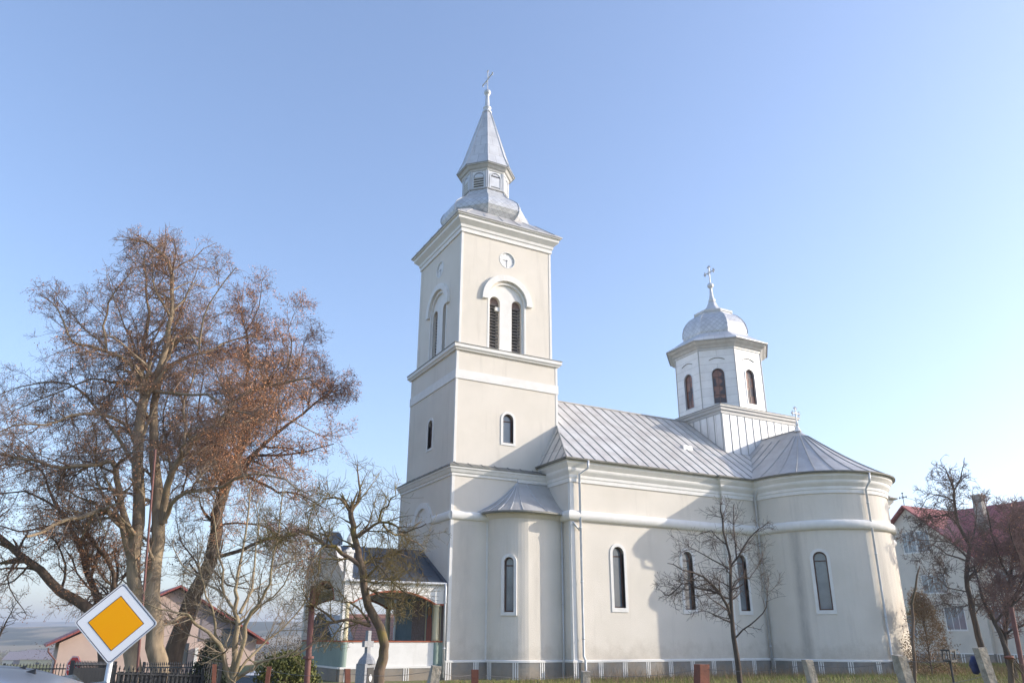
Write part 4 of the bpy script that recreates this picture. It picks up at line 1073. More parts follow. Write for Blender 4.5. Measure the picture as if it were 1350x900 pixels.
# three old lindens beyond the fence
DA = 32.
env = [ell(200, 500, DA, 5.4, 7.2), ell(75, 580, DA, 5.4, 6.0), ell(70, 450, DA, 2.6, 3), ell(270, 420, DA, 2.6, 3.), ell(330, 560, DA, 4.6, 5.2), ell(30, 640, DA, 5, 4), ell(200, 700, DA, 4.5, 4), ell(110, 440, DA, 2.2, 2.6)]
t = Tree(11, env, up=.12, wig=.34, dens=1.35, minr=.0055, rs=.60, fine=1.28)
base = G(200, DA, float(gz(*G(200, DA)[:2]))-.2)
b2 = base+np.array([.5, 0, 0]); b1 = base-np.array([.45, 0, 0])
t.limb([b1, *PL([(176, 860), (180, 800), (176, 740), (184, 667), (181, 592), (190, 530), (193, 518)], DA, DA-.3)], .50, .30, .5, 2.2)
t.limb([b2, *PL([(207, 870), (201, 763), (210, 710), (206, 640), (203, 570), (204, 520), (214, 480)], DA, DA+.5)], .62, .22, .5, 2.2)
for px, da, db, r0, r1 in [
    ([(193, 520), (201, 503), (217, 465), (223, 433), (228, 383), (222, 345), (206, 330), (191, 319)], DA-.3, DA-1, .26, .08),
    ([(193, 521), (187, 495), (188, 460), (193, 433), (197, 412), (192, 380), (190, 340)], DA-.3, DA+1, .2, .05),
    ([(190, 525), (173, 481), (140, 463), (118, 456), (95, 450), (84, 425), (70, 400)], DA-.3, DA-2.2, .17, .04),
    ([(150, 470), (118, 438), (90, 410), (66, 378)], DA-1, DA+.6, .08, .02),
    ([(187, 480), (165, 430), (150, 390), (140, 355)], DA, DA+2, .09, .02),
    ([(215, 470), (235, 420), (250, 380), (262, 345)], DA, DA+2.4, .09, .02),
    ([(140, 463), (137, 430), (143, 400), (155, 380), (172, 360)], DA-1.3, DA-2.5, .10, .03),
    ([(201, 515), (240, 520), (273, 521), (297, 537), (330, 545)], DA-.2, DA-3.3, .14, .04),
    ([(205, 500), (233, 476), (271, 465), (292, 455), (321, 444), (355, 447)], DA+.2, DA+3, .17, .03),
    ([(220, 463), (249, 439), (263, 460), (268, 420), (287, 383), (312, 352)], DA, DA-2, .10, .03),
    ([(228, 383), (250, 372), (275, 380), (300, 368)], DA-.6, DA+1.6, .06, .02),
    ([(215, 690), (220, 640), (239, 605), (258, 576), (284, 560), (309, 529), (335, 512), (375, 505), (412, 497)], DA, DA-3, .27, .05),
    ([(240, 603), (244, 576), (243, 530), (258, 490), (262, 450)], DA-.8, DA+1, .13, .03),
    ([(215, 688), (225, 664), (247, 649), (279, 645), (308, 632), (340, 624), (375, 632), (405, 650)], DA, DA-3.5, .18, .04),
    ([(284, 560), (312, 560), (345, 548), (385, 555), (425, 575)], DA-1.2, DA+1.5, .10, .03),
    ([(187, 720), (171, 700), (160, 661), (155, 629), (149, 608), (130, 612), (115, 613), (80, 616), (53, 608), (27, 603), (-5, 597)], DA, DA-3.4, .25, .07),
    ([(172, 735), (160, 688), (148, 676), (133, 672), (107, 680), (80, 688), (59, 699), (35, 707)], DA, DA-4, .24, .08),
    ([(181, 590), (165, 560), (130, 545), (95, 548), (60, 560), (20, 560), (-20, 580)], DA, DA-2.5, .16, .04),
    ([(176, 610), (150, 570), (112, 520), (80, 505), (40, 505), (0, 520)], DA, DA+3, .15, .03),
    ([(193, 500), (160, 505), (120, 500), (70, 520), (20, 540)], DA, DA+2, .11, .03),
    ([(201, 700), (225, 620), (215, 560), (222, 520)], DA+.4, DA+3, .16, .04)]:
    t.limb(PL(px, da, db), r0, r1, 1.15)
denseR = lambda p: .75 if (p-EYE)@rt2/((p-EYE)@fw)*FPX+675 > 250 else .30
finish_tree(t, 'linden_tree', base, 'tall old twin-trunked linden with sparse brown leaves behind the yellow diamond sign', 'bark_grey', 'twig_brown',
            [('dry_leaf', 5, .034, .075, lambda p: .42 if p[0] > G(235, 32)[0] else .13)], group='old lindens beyond the fence')
# leaning dark linden to the right
DB = 35.
env = [ell(355, 520, DB-1, 4.1, 5.4), ell(330, 610, DB, 5, 4.5), ell(425, 560, DB-1, 1.7, 3.2), ell(400, 640, DB, 2.6, 3.2), ell(300, 740, DB, 6, 3.8), ell(345, 460, DB, 3.9, 4.2)]
t = Tree(23, env, up=.05, wig=.36, dens=1.35, minr=.0065, rs=.60, fine=1.32); base = G(222, DB, float(gz(*G(222, DB)[:2]))-.2)
t.limb([base, *PL([(236, 835), (252, 795), (264, 768), (276, 740), (284, 700), (291, 660), (300, 635)], DB, DB-.6)], .72, .36, .4, 2)
for px, da, db, r0, r1 in [
    ([(300, 636), (312, 605), (320, 565), (322, 520), (328, 470), (322, 430)], DB-.6, DB, .26, .05),
    ([(292, 650), (286, 610), (276, 575), (262, 545), (268, 500)], DB-.6, DB+1.4, .18, .04),
    ([(303, 632), (329, 630), (350, 640), (367, 648), (393, 651), (425, 668)], DB-.7, DB-3, .15, .04),
    ([(300, 636), (335, 600), (365, 570), (400, 545), (430, 520), (450, 505)], DB-.6, DB+1.5, .20, .03),
    ([(318, 575), (350, 540), (372, 500), (385, 465), (380, 435)], DB-.3, DB-2.6, .14, .03),
    ([(322, 440), (342, 405), (345, 372)], DB, DB-1, .07, .02),
    ([(365, 520), (392, 480), (405, 445)], DB-.8, DB+1.4, .08, .02),
    ([(300, 636), (335, 560), (352, 500), (350, 450)], DB-.6, DB+3, .14, .03),
    ([(335, 600), (370, 600), (405, 595), (440, 585)], DB, DB-2.2, .12, .03),
    ([(283, 705), (296, 690), (330, 690), (360, 700), (385, 720)], DB-.6, DB-1.8, .10, .03),
    ([(282, 735), (319, 724), (345, 712), (370, 708), (393, 699), (420, 706)], DB-.6, DB-3.8, .15, .06),
    ([(276, 745), (300, 770), (330, 775), (355, 790)], DB-.4, DB+2, .08, .02),
    ([(270, 760), (250, 730), (235, 700), (232, 670)], DB-.3, DB+2, .09, .02),
    ([(310, 615), (290, 580), (300, 540), (290, 500)], DB, DB-2, .12, .03)]:
    t.limb(PL(px, da, db), r0, r1, 1.2)
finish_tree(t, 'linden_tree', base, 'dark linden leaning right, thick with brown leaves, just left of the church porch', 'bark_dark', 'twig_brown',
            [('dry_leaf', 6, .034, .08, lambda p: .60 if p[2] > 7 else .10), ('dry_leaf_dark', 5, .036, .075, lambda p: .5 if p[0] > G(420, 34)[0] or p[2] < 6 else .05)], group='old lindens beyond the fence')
# left leaning linden
DC = 34.
env = [ell(40, 660, DC, 4.6, 3.6), ell(-40, 640, DC, 5, 4.4), ell(100, 700, DC, 3.6, 3.2), ell(20, 760, DC, 4.6, 2.3)]
t = Tree(31, env, up=.02, wig=.36, dens=1.3, minr=.006, rs=.60, fine=1.25); base = G(150, DC, float(gz(*G(150, DC)[:2]))-.2)
t.limb([base, *PL([(138, 850), (128, 815), (112, 797), (80, 779), (53, 752), (27, 731), (0, 707), (-40, 680)], DC, DC-2)], .52, .16, .9, 2.3)
for px, da, db, r0, r1 in [
    ([(140, 850), (128, 792), (117, 752), (101, 709), (91, 688), (70, 660), (55, 620)], DC, DC+1.2, .32, .06),
    ([(150, 830), (149, 757), (128, 720), (101, 693), (64, 661), (32, 648), (0, 650)], DC+.2, DC-2.4, .2, .04),
    ([(53, 752), (20, 748), (-5, 752), (-30, 748)], DC-.9, DC-2.5, .09, .03),
    ([(40, 742), (20, 765), (5, 770), (-15, 765)], DC-1, DC+1, .08, .03),
    ([(91, 690), (60, 693), (25, 700), (-10, 690)], DC+.6, DC-1.6, .12, .03),
    ([(27, 731), (10, 760), (20, 790), (35, 810)], DC-1, DC-1.6, .06, .02),
    ([(80, 779), (85, 745), (75, 715), (60, 700)], DC-.5, DC-2, .10, .03)]:
    t.limb(PL(px, da, db), r0, r1, 1.2)
finish_tree(t, 'linden_tree', base, 'mossy linden leaning left over the parked cars at the left edge', 'bark_dark', 'twig_brown',
            [('dry_leaf', 5, .034, .075, lambda p: .4)], group='old lindens beyond the fence')

# pale many-stemmed young tree
D = 20.
env = [ell(312, 745, D, 2.55, 2.9), ell(330, 690, D, 1.9, 2.2), ell(250, 790, D, 1.7, 1.3), ell(380, 800, D, 1.6, 1.6)]
t = Tree(41, env, up=.2, wig=.22, dens=1.5, minr=.004, fine=1.4, rs=.85); base = G(306, D, -.35)
t.limb([base, *PL([(309, 885), (311, 854), (312, 825), (311, 802), (311, 776), (313, 754), (325, 705), (330, 645)], D)], .11, .02, 1.3, 1.3)
for px, da, db, r0, r1 in [
    ([(308, 890), (322, 840), (327, 816), (338, 797), (351, 779), (358, 754), (366, 705), (372, 655)], D, D-1.1, .075, .018),
    ([(303, 898), (294, 856), (283, 841), (267, 829), (253, 816), (244, 808), (224, 804), (198, 797)], D, D-1.5, .07, .018),
    ([(311, 805), (296, 786), (287, 779), (262, 760), (242, 744), (228, 720)], D, D+.9, .05, .014),
    ([(316, 808), (331, 776), (336, 747), (341, 700), (338, 665)], D, D+1, .05, .014),
    ([(310, 896), (333, 879), (347, 871), (368, 867), (390, 857), (408, 843)], D, D-.8, .045, .014),
    ([(314, 885), (340, 856), (352, 845), (390, 813), (402, 790)], D, D+.8, .042, .012),
    ([(296, 786), (292, 750), (285, 710), (280, 672)], D, D-.7, .04, .012),
    ([(283, 841), (279, 800), (268, 770), (262, 740)], D, D-.9, .035, .012),
    ([(312, 825), (345, 800), (372, 770), (385, 740)], D, D-.9, .035, .012)]:
    t.limb(PL(px, da, db), r0, r1, 1.6, 1.6)
finish_tree(t, 'bare_tree', base, 'pale leafless tree with many slender stems between the lindens and porch', 'bark_pale', 'twig_pale')

# mossy fruit tree in front of the porch
D = 15.
env = [ell(470, 660, D, 1.05, .95), ell(430, 700, D, 1.5, 1.1), ell(530, 700, D, .85, .9), ell(510, 770, D, 1.1, .8), ell(430, 800, D, .95, .9), ell(365, 715, D, 1.0, .6), ell(545, 710, D, .75, .5)]
t = Tree(52, env, up=.08, wig=.34, dens=3.6, minr=.003, fine=1.7, rs=.8); base = G(499, D, -.3)
t.limb([base, *PL([(501, 885), (503, 868), (507, 849), (499, 825), (486, 797), (480, 772), (474, 737), (471, 715), (464, 692), (462, 672)], D)], .135, .06, .35, .6)
for px, da, db, r0, r1 in [
    ([(462, 674), (453, 662), (445, 657), (430, 657), (422, 663)], D, D-.5, .04, .012),
    ([(462, 676), (472, 662), (475, 648), (470, 627), (472, 612)], D, D+.3, .045, .012),
    ([(472, 708), (485, 697), (500, 688), (505, 672), (517, 660), (521, 645)], D, D-.4, .045, .012),
    ([(500, 688), (520, 690), (528, 698), (543, 697), (562, 690)], D-.2, D-.9, .032, .010),
    ([(505, 691), (523, 705), (537, 708), (560, 723)], D-.2, D+.6, .028, .010),
    ([(475, 745), (450, 730), (430, 718), (410, 704), (380, 704), (350, 712), (325, 722)], D, D-.8, .055, .018),
    ([(488, 824), (469, 817), (441, 818), (430, 828), (408, 851), (385, 865)], D, D-.7, .045, .012),
    ([(441, 818), (420, 802), (406, 793), (398, 775)], D-.3, D-.9, .028, .010),
    ([(487, 820), (478, 807), (466, 797), (459, 793), (447, 780)], D, D+.6, .03, .010),
    ([(479, 765), (499, 744), (511, 762), (529, 776), (548, 786)], D, D-.9, .032, .010),
    ([(477, 750), (495, 735), (520, 728), (540, 735)], D, D+.7, .03, .010),
    ([(480, 772), (505, 785), (530, 790), (545, 800)], D, D-.5, .028, .010),
    ([(430, 718), (415, 735), (405, 760), (400, 780)], D-.4, D-1, .024, .008)]:
    t.limb(PL(px, da, db), r0, r1, 1.9, 1.05)
finish_tree(t, 'bare_tree', base, 'crooked leafless fruit tree with yellow moss on its branches before the church porch', 'bark_moss', 'twig_moss')

# small bare tree before the nave wall
D = 26.
env = [ell(952, 745, D, 2.1, 2.35), ell(895, 765, D, 1.0, 1.0), ell(1000, 760, D, 1.0, 1.6)]
t = Tree(61, env, up=.15, wig=.26, dens=2.0, minr=.0042, fine=1.6, rs=.9); base = G(976, D, -.2)
t.limb([base, *PL([(973, 880), (968, 840), (963, 813), (964, 780), (962, 747), (957, 717), (953, 683), (950, 666)], D)], .105, .02, .9, 1.2)
for px, da, db, r0, r1 in [
    ([(962, 748), (973, 733), (987, 710), (1003, 697), (1010, 690)], D, D-.6, .04, .012),
    ([(971, 735), (968, 697), (967, 665)], D-.2, D+.6, .032, .012),
    ([(963, 813), (950, 780), (927, 760), (900, 750), (880, 742)], D, D-1.2, .06, .012),
    ([(950, 782), (920, 773), (900, 770), (883, 787), (872, 778)], D-.4, D+.7, .035, .010),
    ([(965, 790), (970, 763), (987, 762), (1000, 745)], D, D+.8, .03, .010),
    ([(968, 842), (980, 830), (997, 817), (1010, 800), (1012, 780)], D, D-.8, .035, .010),
    ([(957, 717), (935, 700), (920, 705)], D, D+.8, .025, .008),
    ([(962, 750), (940, 735), (915, 725), (900, 727)], D, D-.9, .028, .010),
    ([(965, 815), (945, 810), (925, 805)], D, D+.9, .02, .008)]:
    t.limb(PL(px, da, db), r0, r1, 1.5, 1.3)
finish_tree(t, 'bare_tree', base, 'small leafless tree in front of the two slim nave windows', 'bark_darkest', 'twig_dark')

# dark bare tree right of the apse
D = 41.
env = [ell(1258, 645, D, 2.1, 2.0), ell(1235, 690, D, 2.3, 2.0), ell(1285, 700, D, 1.8, 2.0), ell(1255, 750, D, 2.6, 2.5)]
t = Tree(71, env, up=.12, wig=.32, dens=1.6, minr=.009, fine=1.6, rs=.7); base = G(1305, D, -.2)
t.limb([base, *PL([(1301, 880), (1290, 840), (1278, 790), (1274, 760), (1278, 720), (1264, 690), (1258, 664), (1258, 645)], D)], .27, .08, .5, 1.7)
for px, da, db, r0, r1 in [
    ([(1258, 647), (1250, 626), (1243, 616), (1236, 612)], D, D-.6, .06, .02),
    ([(1258, 647), (1266, 630), (1270, 612), (1272, 603)], D, D+.6, .06, .02),
    ([(1257, 660), (1240, 652), (1228, 654), (1218, 664)], D, D-1, .06, .02),
    ([(1263, 692), (1250, 678), (1236, 680), (1210, 684), (1196, 686)], D, D-1.6, .07, .02),
    ([(1276, 735), (1260, 720), (1246, 714), (1230, 712), (1208, 712)], D, D+1.5, .08, .02),
    ([(1276, 740), (1250, 730), (1230, 718), (1215, 722)], D, D-1.4, .07, .02),
    ([(1278, 718), (1286, 695), (1288, 670), (1282, 655)], D, D+1, .07, .02),
    ([(1277, 780), (1250, 775), (1235, 760), (1220, 765)], D, D-1, .05, .02),
    ([(1280, 795), (1262, 800), (1245, 795), (1230, 800)], D, D+1, .045, .02),
    ([(1284, 812), (1300, 790), (1318, 770)], D, D-1, .05, .02)]:
    t.limb(PL(px, da, db), r0, r1, 1.5, 2.1)
finish_tree(t, 'bare_tree', base, 'dark bare tree with a bent trunk beside the rounded apse, before the gabled house', 'bark_darkest', 'twig_dark')
# reddish dense tree at the right edge
D = 36.
env = [ell(1325, 730, D, 2.7, 2.9), ell(1365, 745, D, 3., 3.4), ell(1320, 790, D, 2.6, 1.6)]
t = Tree(83, env, up=.2, wig=.24, dens=1.8, minr=.008, fine=1.5, rs=.75); base = G(1335, D, -.2)
t.limb([base, *PL([(1334, 880), (1324, 850), (1312, 820), (1302, 802), (1290, 772), (1284, 745)], D)], .2, .04, .9, 1.5)
for px, da, db, r0, r1 in [
    ([(1336, 890), (1324, 850), (1328, 815), (1326, 790), (1334, 740), (1337, 700), (1335, 670)], D, D+1, .16, .03),
    ([(1326, 800), (1350, 760), (1336, 716), (1330, 690)], D+.2, D-1, .07, .02),
    ([(1327, 812), (1350, 770), (1370, 720), (1380, 670)], D+.2, D, .10, .03),
    ([(1330, 760), (1312, 720), (1305, 690), (1300, 668)], D+.5, D-.6, .07, .02),
    ([(1312, 820), (1340, 790), (1365, 770)], D, D-1, .07, .02),
    ([(1334, 740), (1355, 700), (1360, 660)], D+.8, D+1.6, .06, .02)]:
    t.limb(PL(px, da, db), r0, r1, 1.5, 2.2)
finish_tree(t, 'bare_tree', base, 'densely twigged reddish bare tree leaning at the right edge before the maroon roof', 'bark_darkest', 'twig_red',
            [('dry_leaf', 2, .04, .1, lambda p: .05)])
# thin bare tree far left behind the cars
D = 48.
env = [ell(-10, 800, D, 3.2, 3.2)]
t = Tree(91, env, up=.25, wig=.3, dens=1.3, minr=.012); base = G(-6, D, -1.6)
t.limb([base, *PL([(-4, 850), (-8, 820), (-4, 790), (-10, 765)], D)], .12, .03, 1.6, 1.8)
t.limb(PL([(-4, 845), (8, 820), (18, 800)], D, D-1), .06, .02, 1.6, 1.5)
finish_tree(t, 'bare_tree', base, 'grey leafless tree at the far left edge above the parked cars', 'bark_dark', 'twig_dark')


def bush(name, u, v0, d, rx, rz, n, m, label, seed, size=.05, cone=False, cat='bush', dark=None):
    r = np.random.RandomState(seed); g = G(u, d); base = np.array([g[0], g[1], float(gz(g[0], g[1]))-.05]); top = Q(u, v0, d)[2]; H = top-base[2]
    e = thing(name, base, label, cat); loc = np.array(e.location)
    tr = Tree(seed, None, up=.3, wig=.2, dens=1, minr=.008); lines = []
    for k in range(26 if cone else 40):
        a = r.uniform(0, 2*PI); h = r.uniform(.15, .95)*H
        rr = rx*((1-h/H)**.6 if cone else math.sqrt(max(0, 1-(h/H)**2))*.9+.1)*r.uniform(.5, .95)
        s0 = base+np.array([0, 0, h*.6]); lines.append(([s0, s0+np.array([math.cos(a)*rr*.5, math.sin(a)*rr*.5, h*.25]), base+np.array([math.cos(a)*rr, math.sin(a)*rr, h])], [.02, .014, .008]))
    lines.append(([base, base+np.array([.02, 0, H*.5]), base+np.array([0, .02, H*.95])], [.05, .035, .012]))
    V, F = tr.tubes(lines, 4); raw('stem', V, F, 'bark_dark', e, loc)
    # clumped foliage
    nc = 90; C = []
    while len(C) < nc:
        h = r.uniform(.04, .98); a = r.uniform(0, 2*PI); rr = (max(.05, (1-h)**.55) if cone else math.sqrt(max(0, 1-h*h)))*r.uniform(.35, 1.)**.5
        C.append((math.cos(a)*rx*rr, math.sin(a)*rx*rr, h*H))
    C = np.array(C); idx = r.randint(0, nc, n); P = base+C[idx]+r.normal(0, 1, (n, 3))*np.array([rx*.13, rx*.13, H*.055])
    A = r.normal(0, 1, (n, 3)); A[:, 2] += 1.2; A /= np.linalg.norm(A, axis=1)[:, None]; B = np.cross(A, r.normal(0, 1, (n, 3))); B /= np.linalg.norm(B, axis=1)[:, None]
    sz = r.uniform(.6, 1.3, (n, 1))*size; V = np.stack([P-A*sz, P+B*sz*.4, P+A*sz, P-B*sz*.4], 1).reshape(-1, 3)
    raw('foliage', V, np.arange(4*n).reshape(-1, 4), m, e, loc)
    return e


bush('brown_conifer', 1228, 783, 38, 1.2, 3, 8500, 'brown_needle', 'browned conifer bush beside the rounded apse in front of the gabled house', 5, .05, True, 'conifer')
bush('thuja_bush', 375, 862, 21, .75, 1, 5000, 'thuja_green', 'yellow-green thuja bush between two rusty fence posts', 6, .05)
bush('thuja_bush', 400, 868, 22, .45, 1, 3000, 'thuja_green', 'small thuja bush right beside the leaning rusty pipe', 7, .05)
bush('juniper_bush', 278, 846, 25, .62, 1, 6000, 'dark_green', 'dark green juniper standing behind the spear fence before the pink house', 8, .05, True)

# ------------------------------------------------------------------ houses around
def rel(d, u): return G(u, d)
# gabled house on the right
X0, F_ = 46., 1.247
hy_ = lambda y: EYE[1]+(y-EYE[1])*F_
hz_ = lambda z: 1.6+(z-1.6)*F_
ph = thing('gabled_house', (X0+6, 3, 0), 'cream two-storey house with red tiled roof and gable on the right, behind the bare trees', 'house')
PYK, PZK = 10.32, 12.08; SLP = .86; EZ = 7.5; hw = (PZK-EZ)/SLP
b = MB().box(X0+.35, X0+12, -16, 19, -.5, EZ); b.build('wall', 'white_wall', ph)
b = MB().slab((X0, PYK, 0), (0, -1, 0), (-1, 0, 0), [(-hw+.3, -.5), (hw-.3, -.5), (hw-.3, EZ+.1), (0, PZK-.25), (-hw+.3, EZ+.1)], -.34, 0); b.build('gable_wall', 'white_wall', ph)
b = MB().box(X0-.05, X0+.34, PYK-hw+.27, PYK+hw-.27, -.6, .66); b.box(X0+.30, X0+.34, -16, PYK-hw+.26, -.6, .66); b.build('plinth', 'plinth_stone', ph)
b = MB()
for k in range(24):
    y = PYK+hw-.5-k*1.25
    xx = X0-.06 if y > PYK-hw+.3 else X0+.29
    for q in (-.1, .1): b.box(xx-.01, xx+.02, y+q-.035, y+q+.035, -.4, .62)
b.box(X0-.075, X0-.04, PYK-hw+.27, PYK+hw-.27, .62, .70); b.box(X0+.275, X0+.31, -16, PYK-hw+.26, .62, .70)
b.build('plinth_stripe', 'white_trim', ph)
rf = MB(); ev = .45
rf.add([(X0+.12, -16.4, EZ-.02), (X0+6.2, -16.4, 12.1), (X0+12.4, -16.4, EZ-.15), (X0+.12, 19.4, EZ-.02), (X0+6.2, 19.4, 12.1), (X0+12.4, 19.4, EZ-.15)], [(0, 3, 4, 1), (1, 4, 5, 2), (0, 1, 2), (3, 5, 4), (0, 2, 5, 3)])
mr = rf.build('roof', 'red_tile', ph)
rf = MB(); rx1 = X0+5.6
for sgn in (-1, 1):
    y1 = PYK+sgn*(hw+.35); z1 = PZK-(hw+.35)*SLP
    rf.add([(X0-.45, PYK, PZK), (rx1, PYK, PZK), (rx1, y1, z1), (X0-.45, y1, z1)]+[(X0-.45, PYK, PZK-.16), (rx1, PYK, PZK-.16), (rx1, y1, z1-.16), (X0-.45, y1, z1-.16)], [(0, 1, 2, 3), (7, 6, 5, 4), (0, 3, 7, 4), (3, 2, 6, 7), (1, 5, 6, 2)])
rf.build('gable_roof', 'red_tile', ph)
cr_ = MB(); cross(cr_, X0-.1, PYK, PZK, PZK+1.0, PZK+.66, .3, 'y', .03); cr_.build('gable_cross', 'black_paint', ph)
P_ = Q(1291, 690, X0*0+62.); 
ck_ = MB().box(X0+3.0, X0+3.6, 5.7, 6.4, 9.0, 12.45); ck_.box(X0+2.93, X0+3.67, 5.63, 6.47, 12.45, 12.6); ck_.build('chimney', 'chimney_plaster', mr)
for (ya, yb, z0, z1, n, x) in ((11.05, 9.95, 8.3, 9.85, 2, X0), (9.8, 8.75, 8.3, 9.85, 2, X0), (9.95, 7.97, 5.1, 6.4, 3, X0), (8.5, 6.95, 2.36, 3.97, 2, X0), (5.0, 3.5, 2.36, 3.97, 2, X0+.35), (12.9, 11.2, 1.9, 3.4, 2, X0), (1.0, -.6, 2.36, 3.97, 2, X0+.35), (1.0, -.6, 5.1, 6.4, 2, X0+.35), (4.2, 2.9, 5.1, 6.4, 2, X0+.35)):
    f = MB(); f.box(x-.04, x+.02, yb-.08, ya+.08, z0-.12, z0); f.box(x-.03, x+.02, yb-.06, yb, z0, z1); f.box(x-.03, x+.02, ya, ya+.06, z0, z1); f.box(x-.03, x+.02, yb-.06, ya+.06, z1, z1+.06)
    for k in range(1, n+1):
        yy = yb+(ya-yb)*k/(n+1) if n > 1 else (ya+yb)/2
        f.box(x-.02, x+.015, yy-.018, yy+.018, z0+.001, z1-.001)
    w2 = f.build('window', 'white_trim', ph)
    p = MB().box(x-.006, x+.01, yb, ya, z0, z1); p.build('pane', 'glass_pane', w2)
b = MB(); b.add([(X0-1.1, 9.6, 3.75), (X0-1.1, 13.4, 3.75), (X0, 13.4, 4.15), (X0, 9.6, 4.15), (X0-1.1, 9.6, 3.68), (X0-1.1, 13.4, 3.68), (X0, 13.4, 4.08), (X0, 9.6, 4.08)], [(0, 1, 2, 3), (7, 6, 5, 4), (0, 4, 5, 1), (1, 5, 6, 2), (3, 7, 4, 0), (2, 6, 7, 3)]); b.build('door_canopy', 'cream_column', ph)

# pink house behind the lindens, gable turned a little towards the sun
D = 56.; gnd = -2.4; TH = rad(30)
BACK = fh


def LP(P0, a, b, c): return (P0[0]+rt[0]*a+BACK[0]*b, P0[1]+rt[1]*a+BACK[1]*b, c)


c0 = G(62, D); along = rt*math.cos(TH)+fh*math.sin(TH); backw = -rt*math.sin(TH)+fh*math.cos(TH); lat0 = (c0-EYE)@rt


def uh(u):
    k = Q(u, 845, 1.)-EYE; T_ = (k@rt)/(k@fh); return (D*T_-lat0)/(math.cos(TH)-T_*math.sin(TH))


def zat(u, v): return Q(u, v, D+uh(u)*math.sin(TH))[2]


def P3(a, b, z): return (c0[0]+along[0]*a+backw[0]*b, c0[1]+along[1]*a+backw[1]*b, z)


le, re_, pk = uh(62), uh(352), uh(226); ez, pz, ez2 = zat(62, 849), zat(226, 771), zat(352, 846)
pk_h = thing('pink_house', (*P3(pk, 0, 0)[:2], gnd), 'pink single-storey house with dark red roof behind the linden trunks', 'house')
wl_, wr_ = uh(79), uh(338)


def rslope(a): return ez+(pz-ez)*(a-le)/(pk-le) if a < pk else ez2+(pz-ez2)*(re_-a)/(re_-pk)


def house_slab(mb, poly, b0, b1):
    n = len(poly); V = [P3(a, b, z) for b in (b0, b1) for a, z in poly]; F = [(i, (i+1) % n, n+(i+1) % n, n+i) for i in range(n)]+[tuple(range(n-1, -1, -1)), tuple(range(n, 2*n))]
    return mb.add(V, F)


b = house_slab(MB(), [(wl_, gnd-.6), (wr_, gnd-.6), (wr_, rslope(wr_)-.3), (pk, pz-.25), (wl_, rslope(wl_)-.3)], 0, 9); b.build('wall', 'pink_wall', pk_h)
b = house_slab(MB(), [(uh(262), 1.35), (wr_+.02, 1.35), (wr_+.02, rslope(wr_)-.28), (uh(262), rslope(uh(262))-.28)], -.06, .1); b.build('grey_panel', 'grey_gable', pk_h)
rf = MB()
house_slab(rf, [(le, ez), (pk, pz), (re_, ez2), (re_, ez2-.15), (pk, pz-.15), (le, ez-.15)], -.6, 9.4); rf.build('roof', 'red_tile', pk_h)
house_slab(MB(), [(uh(292), .9), (uh(308), .9), (uh(308), 2.2), (uh(292), 2.2)], -.10, .1).build('window', 'glass_dark', pk_h)
house_slab(MB(), [(uh(240), -.2), (uh(250), -.2), (uh(250), 1.2), (uh(240), 1.2)], -.05, .1).build('window', 'glass_dark', pk_h)
b = house_slab(MB(), [(uh(258), gnd-.6), (uh(262), gnd-.6), (uh(262), .9), (uh(258), .9)], -.3, -.05); b.build('porch_post', 'white_trim', pk_h)
b = MB(); b.tube([P3(le+.15, -.5, ez-.2), P3(le+.18, -.5, ez-.45), P3(wl_-.05, -.12, ez-1.0), P3(wl_-.05, -.12, gnd)], .05, 8); b.build('downspout', 'rust_pipe', pk_h)
P3 = lambda a, b, z: LP(c0, a, b, z)

# long tiled house seen through the porch
BACK = fh
D = 52.; c0 = G(490, D); th = thing('tiled_house', (*c0[:2], -.2), 'low brick house with long faded red tile roof seen through the church porch', 'house')
zt, zb_ = Q(490, 811, D)[2], Q(490, 846, D)[2]
uh2 = lambda u: (Q(u, 841, D)-Q(490, 841, D))@rt
P3 = lambda a, b, z, c0=c0: LP(c0, a, b, z)
b = MB(); b.add([P3(a, bb, z) for a in (uh2(436), uh2(600)) for bb, z in ((0, -.6), (0, zb_), (8, zb_), (8, -.6))], [(0, 1, 2, 3), (7, 6, 5, 4), (0, 4, 5, 1), (1, 5, 6, 2), (2, 6, 7, 3), (3, 7, 4, 0)]); b.build('wall', 'brick_wall', th)
a0, a1 = uh2(431), uh2(604)
b = MB(); b.add([P3(a0, -.6, zb_-.2), P3(a1, -.6, zb_-.2), P3(a1, 4, zt+.2), P3(a0, 4, zt+.2), P3(a1, 8.6, zb_-.2), P3(a0, 8.6, zb_-.2)], [(0, 1, 2, 3), (3, 2, 4, 5), (0, 3, 5), (1, 4, 2), (0, 5, 4, 1)]); b.build('roof', 'old_tile', th)
# slate shed left of the porch
D = 42.; c0 = G(408, D); sh = thing('slate_shed', (*c0[:2], -.8), 'small shed with steep dark slate roof between the thuja and the porch', 'shed')
uh3 = lambda u: (Q(u, 841, D)-Q(408, 841, D))@rt
z1, z2 = Q(415, 808, D)[2], Q(390, 872, D)[2]
P3 = lambda a, b, z, c0=c0: LP(c0, a, b, z)
house_slab(MB(), [(uh3(396), -1.5), (uh3(440), -1.5), (uh3(440), z2+.2), (uh3(396), z2+.2)], 0, 5).build('wall', 'grey_gable', sh)
house_slab(MB(), [(uh3(388), z2), (uh3(414), z1), (uh3(423), z1), (uh3(448), z2), (uh3(448), z2-.12), (uh3(388), z2-.12)], -.3, 5.3).build('roof', 'porch_sheet', sh)
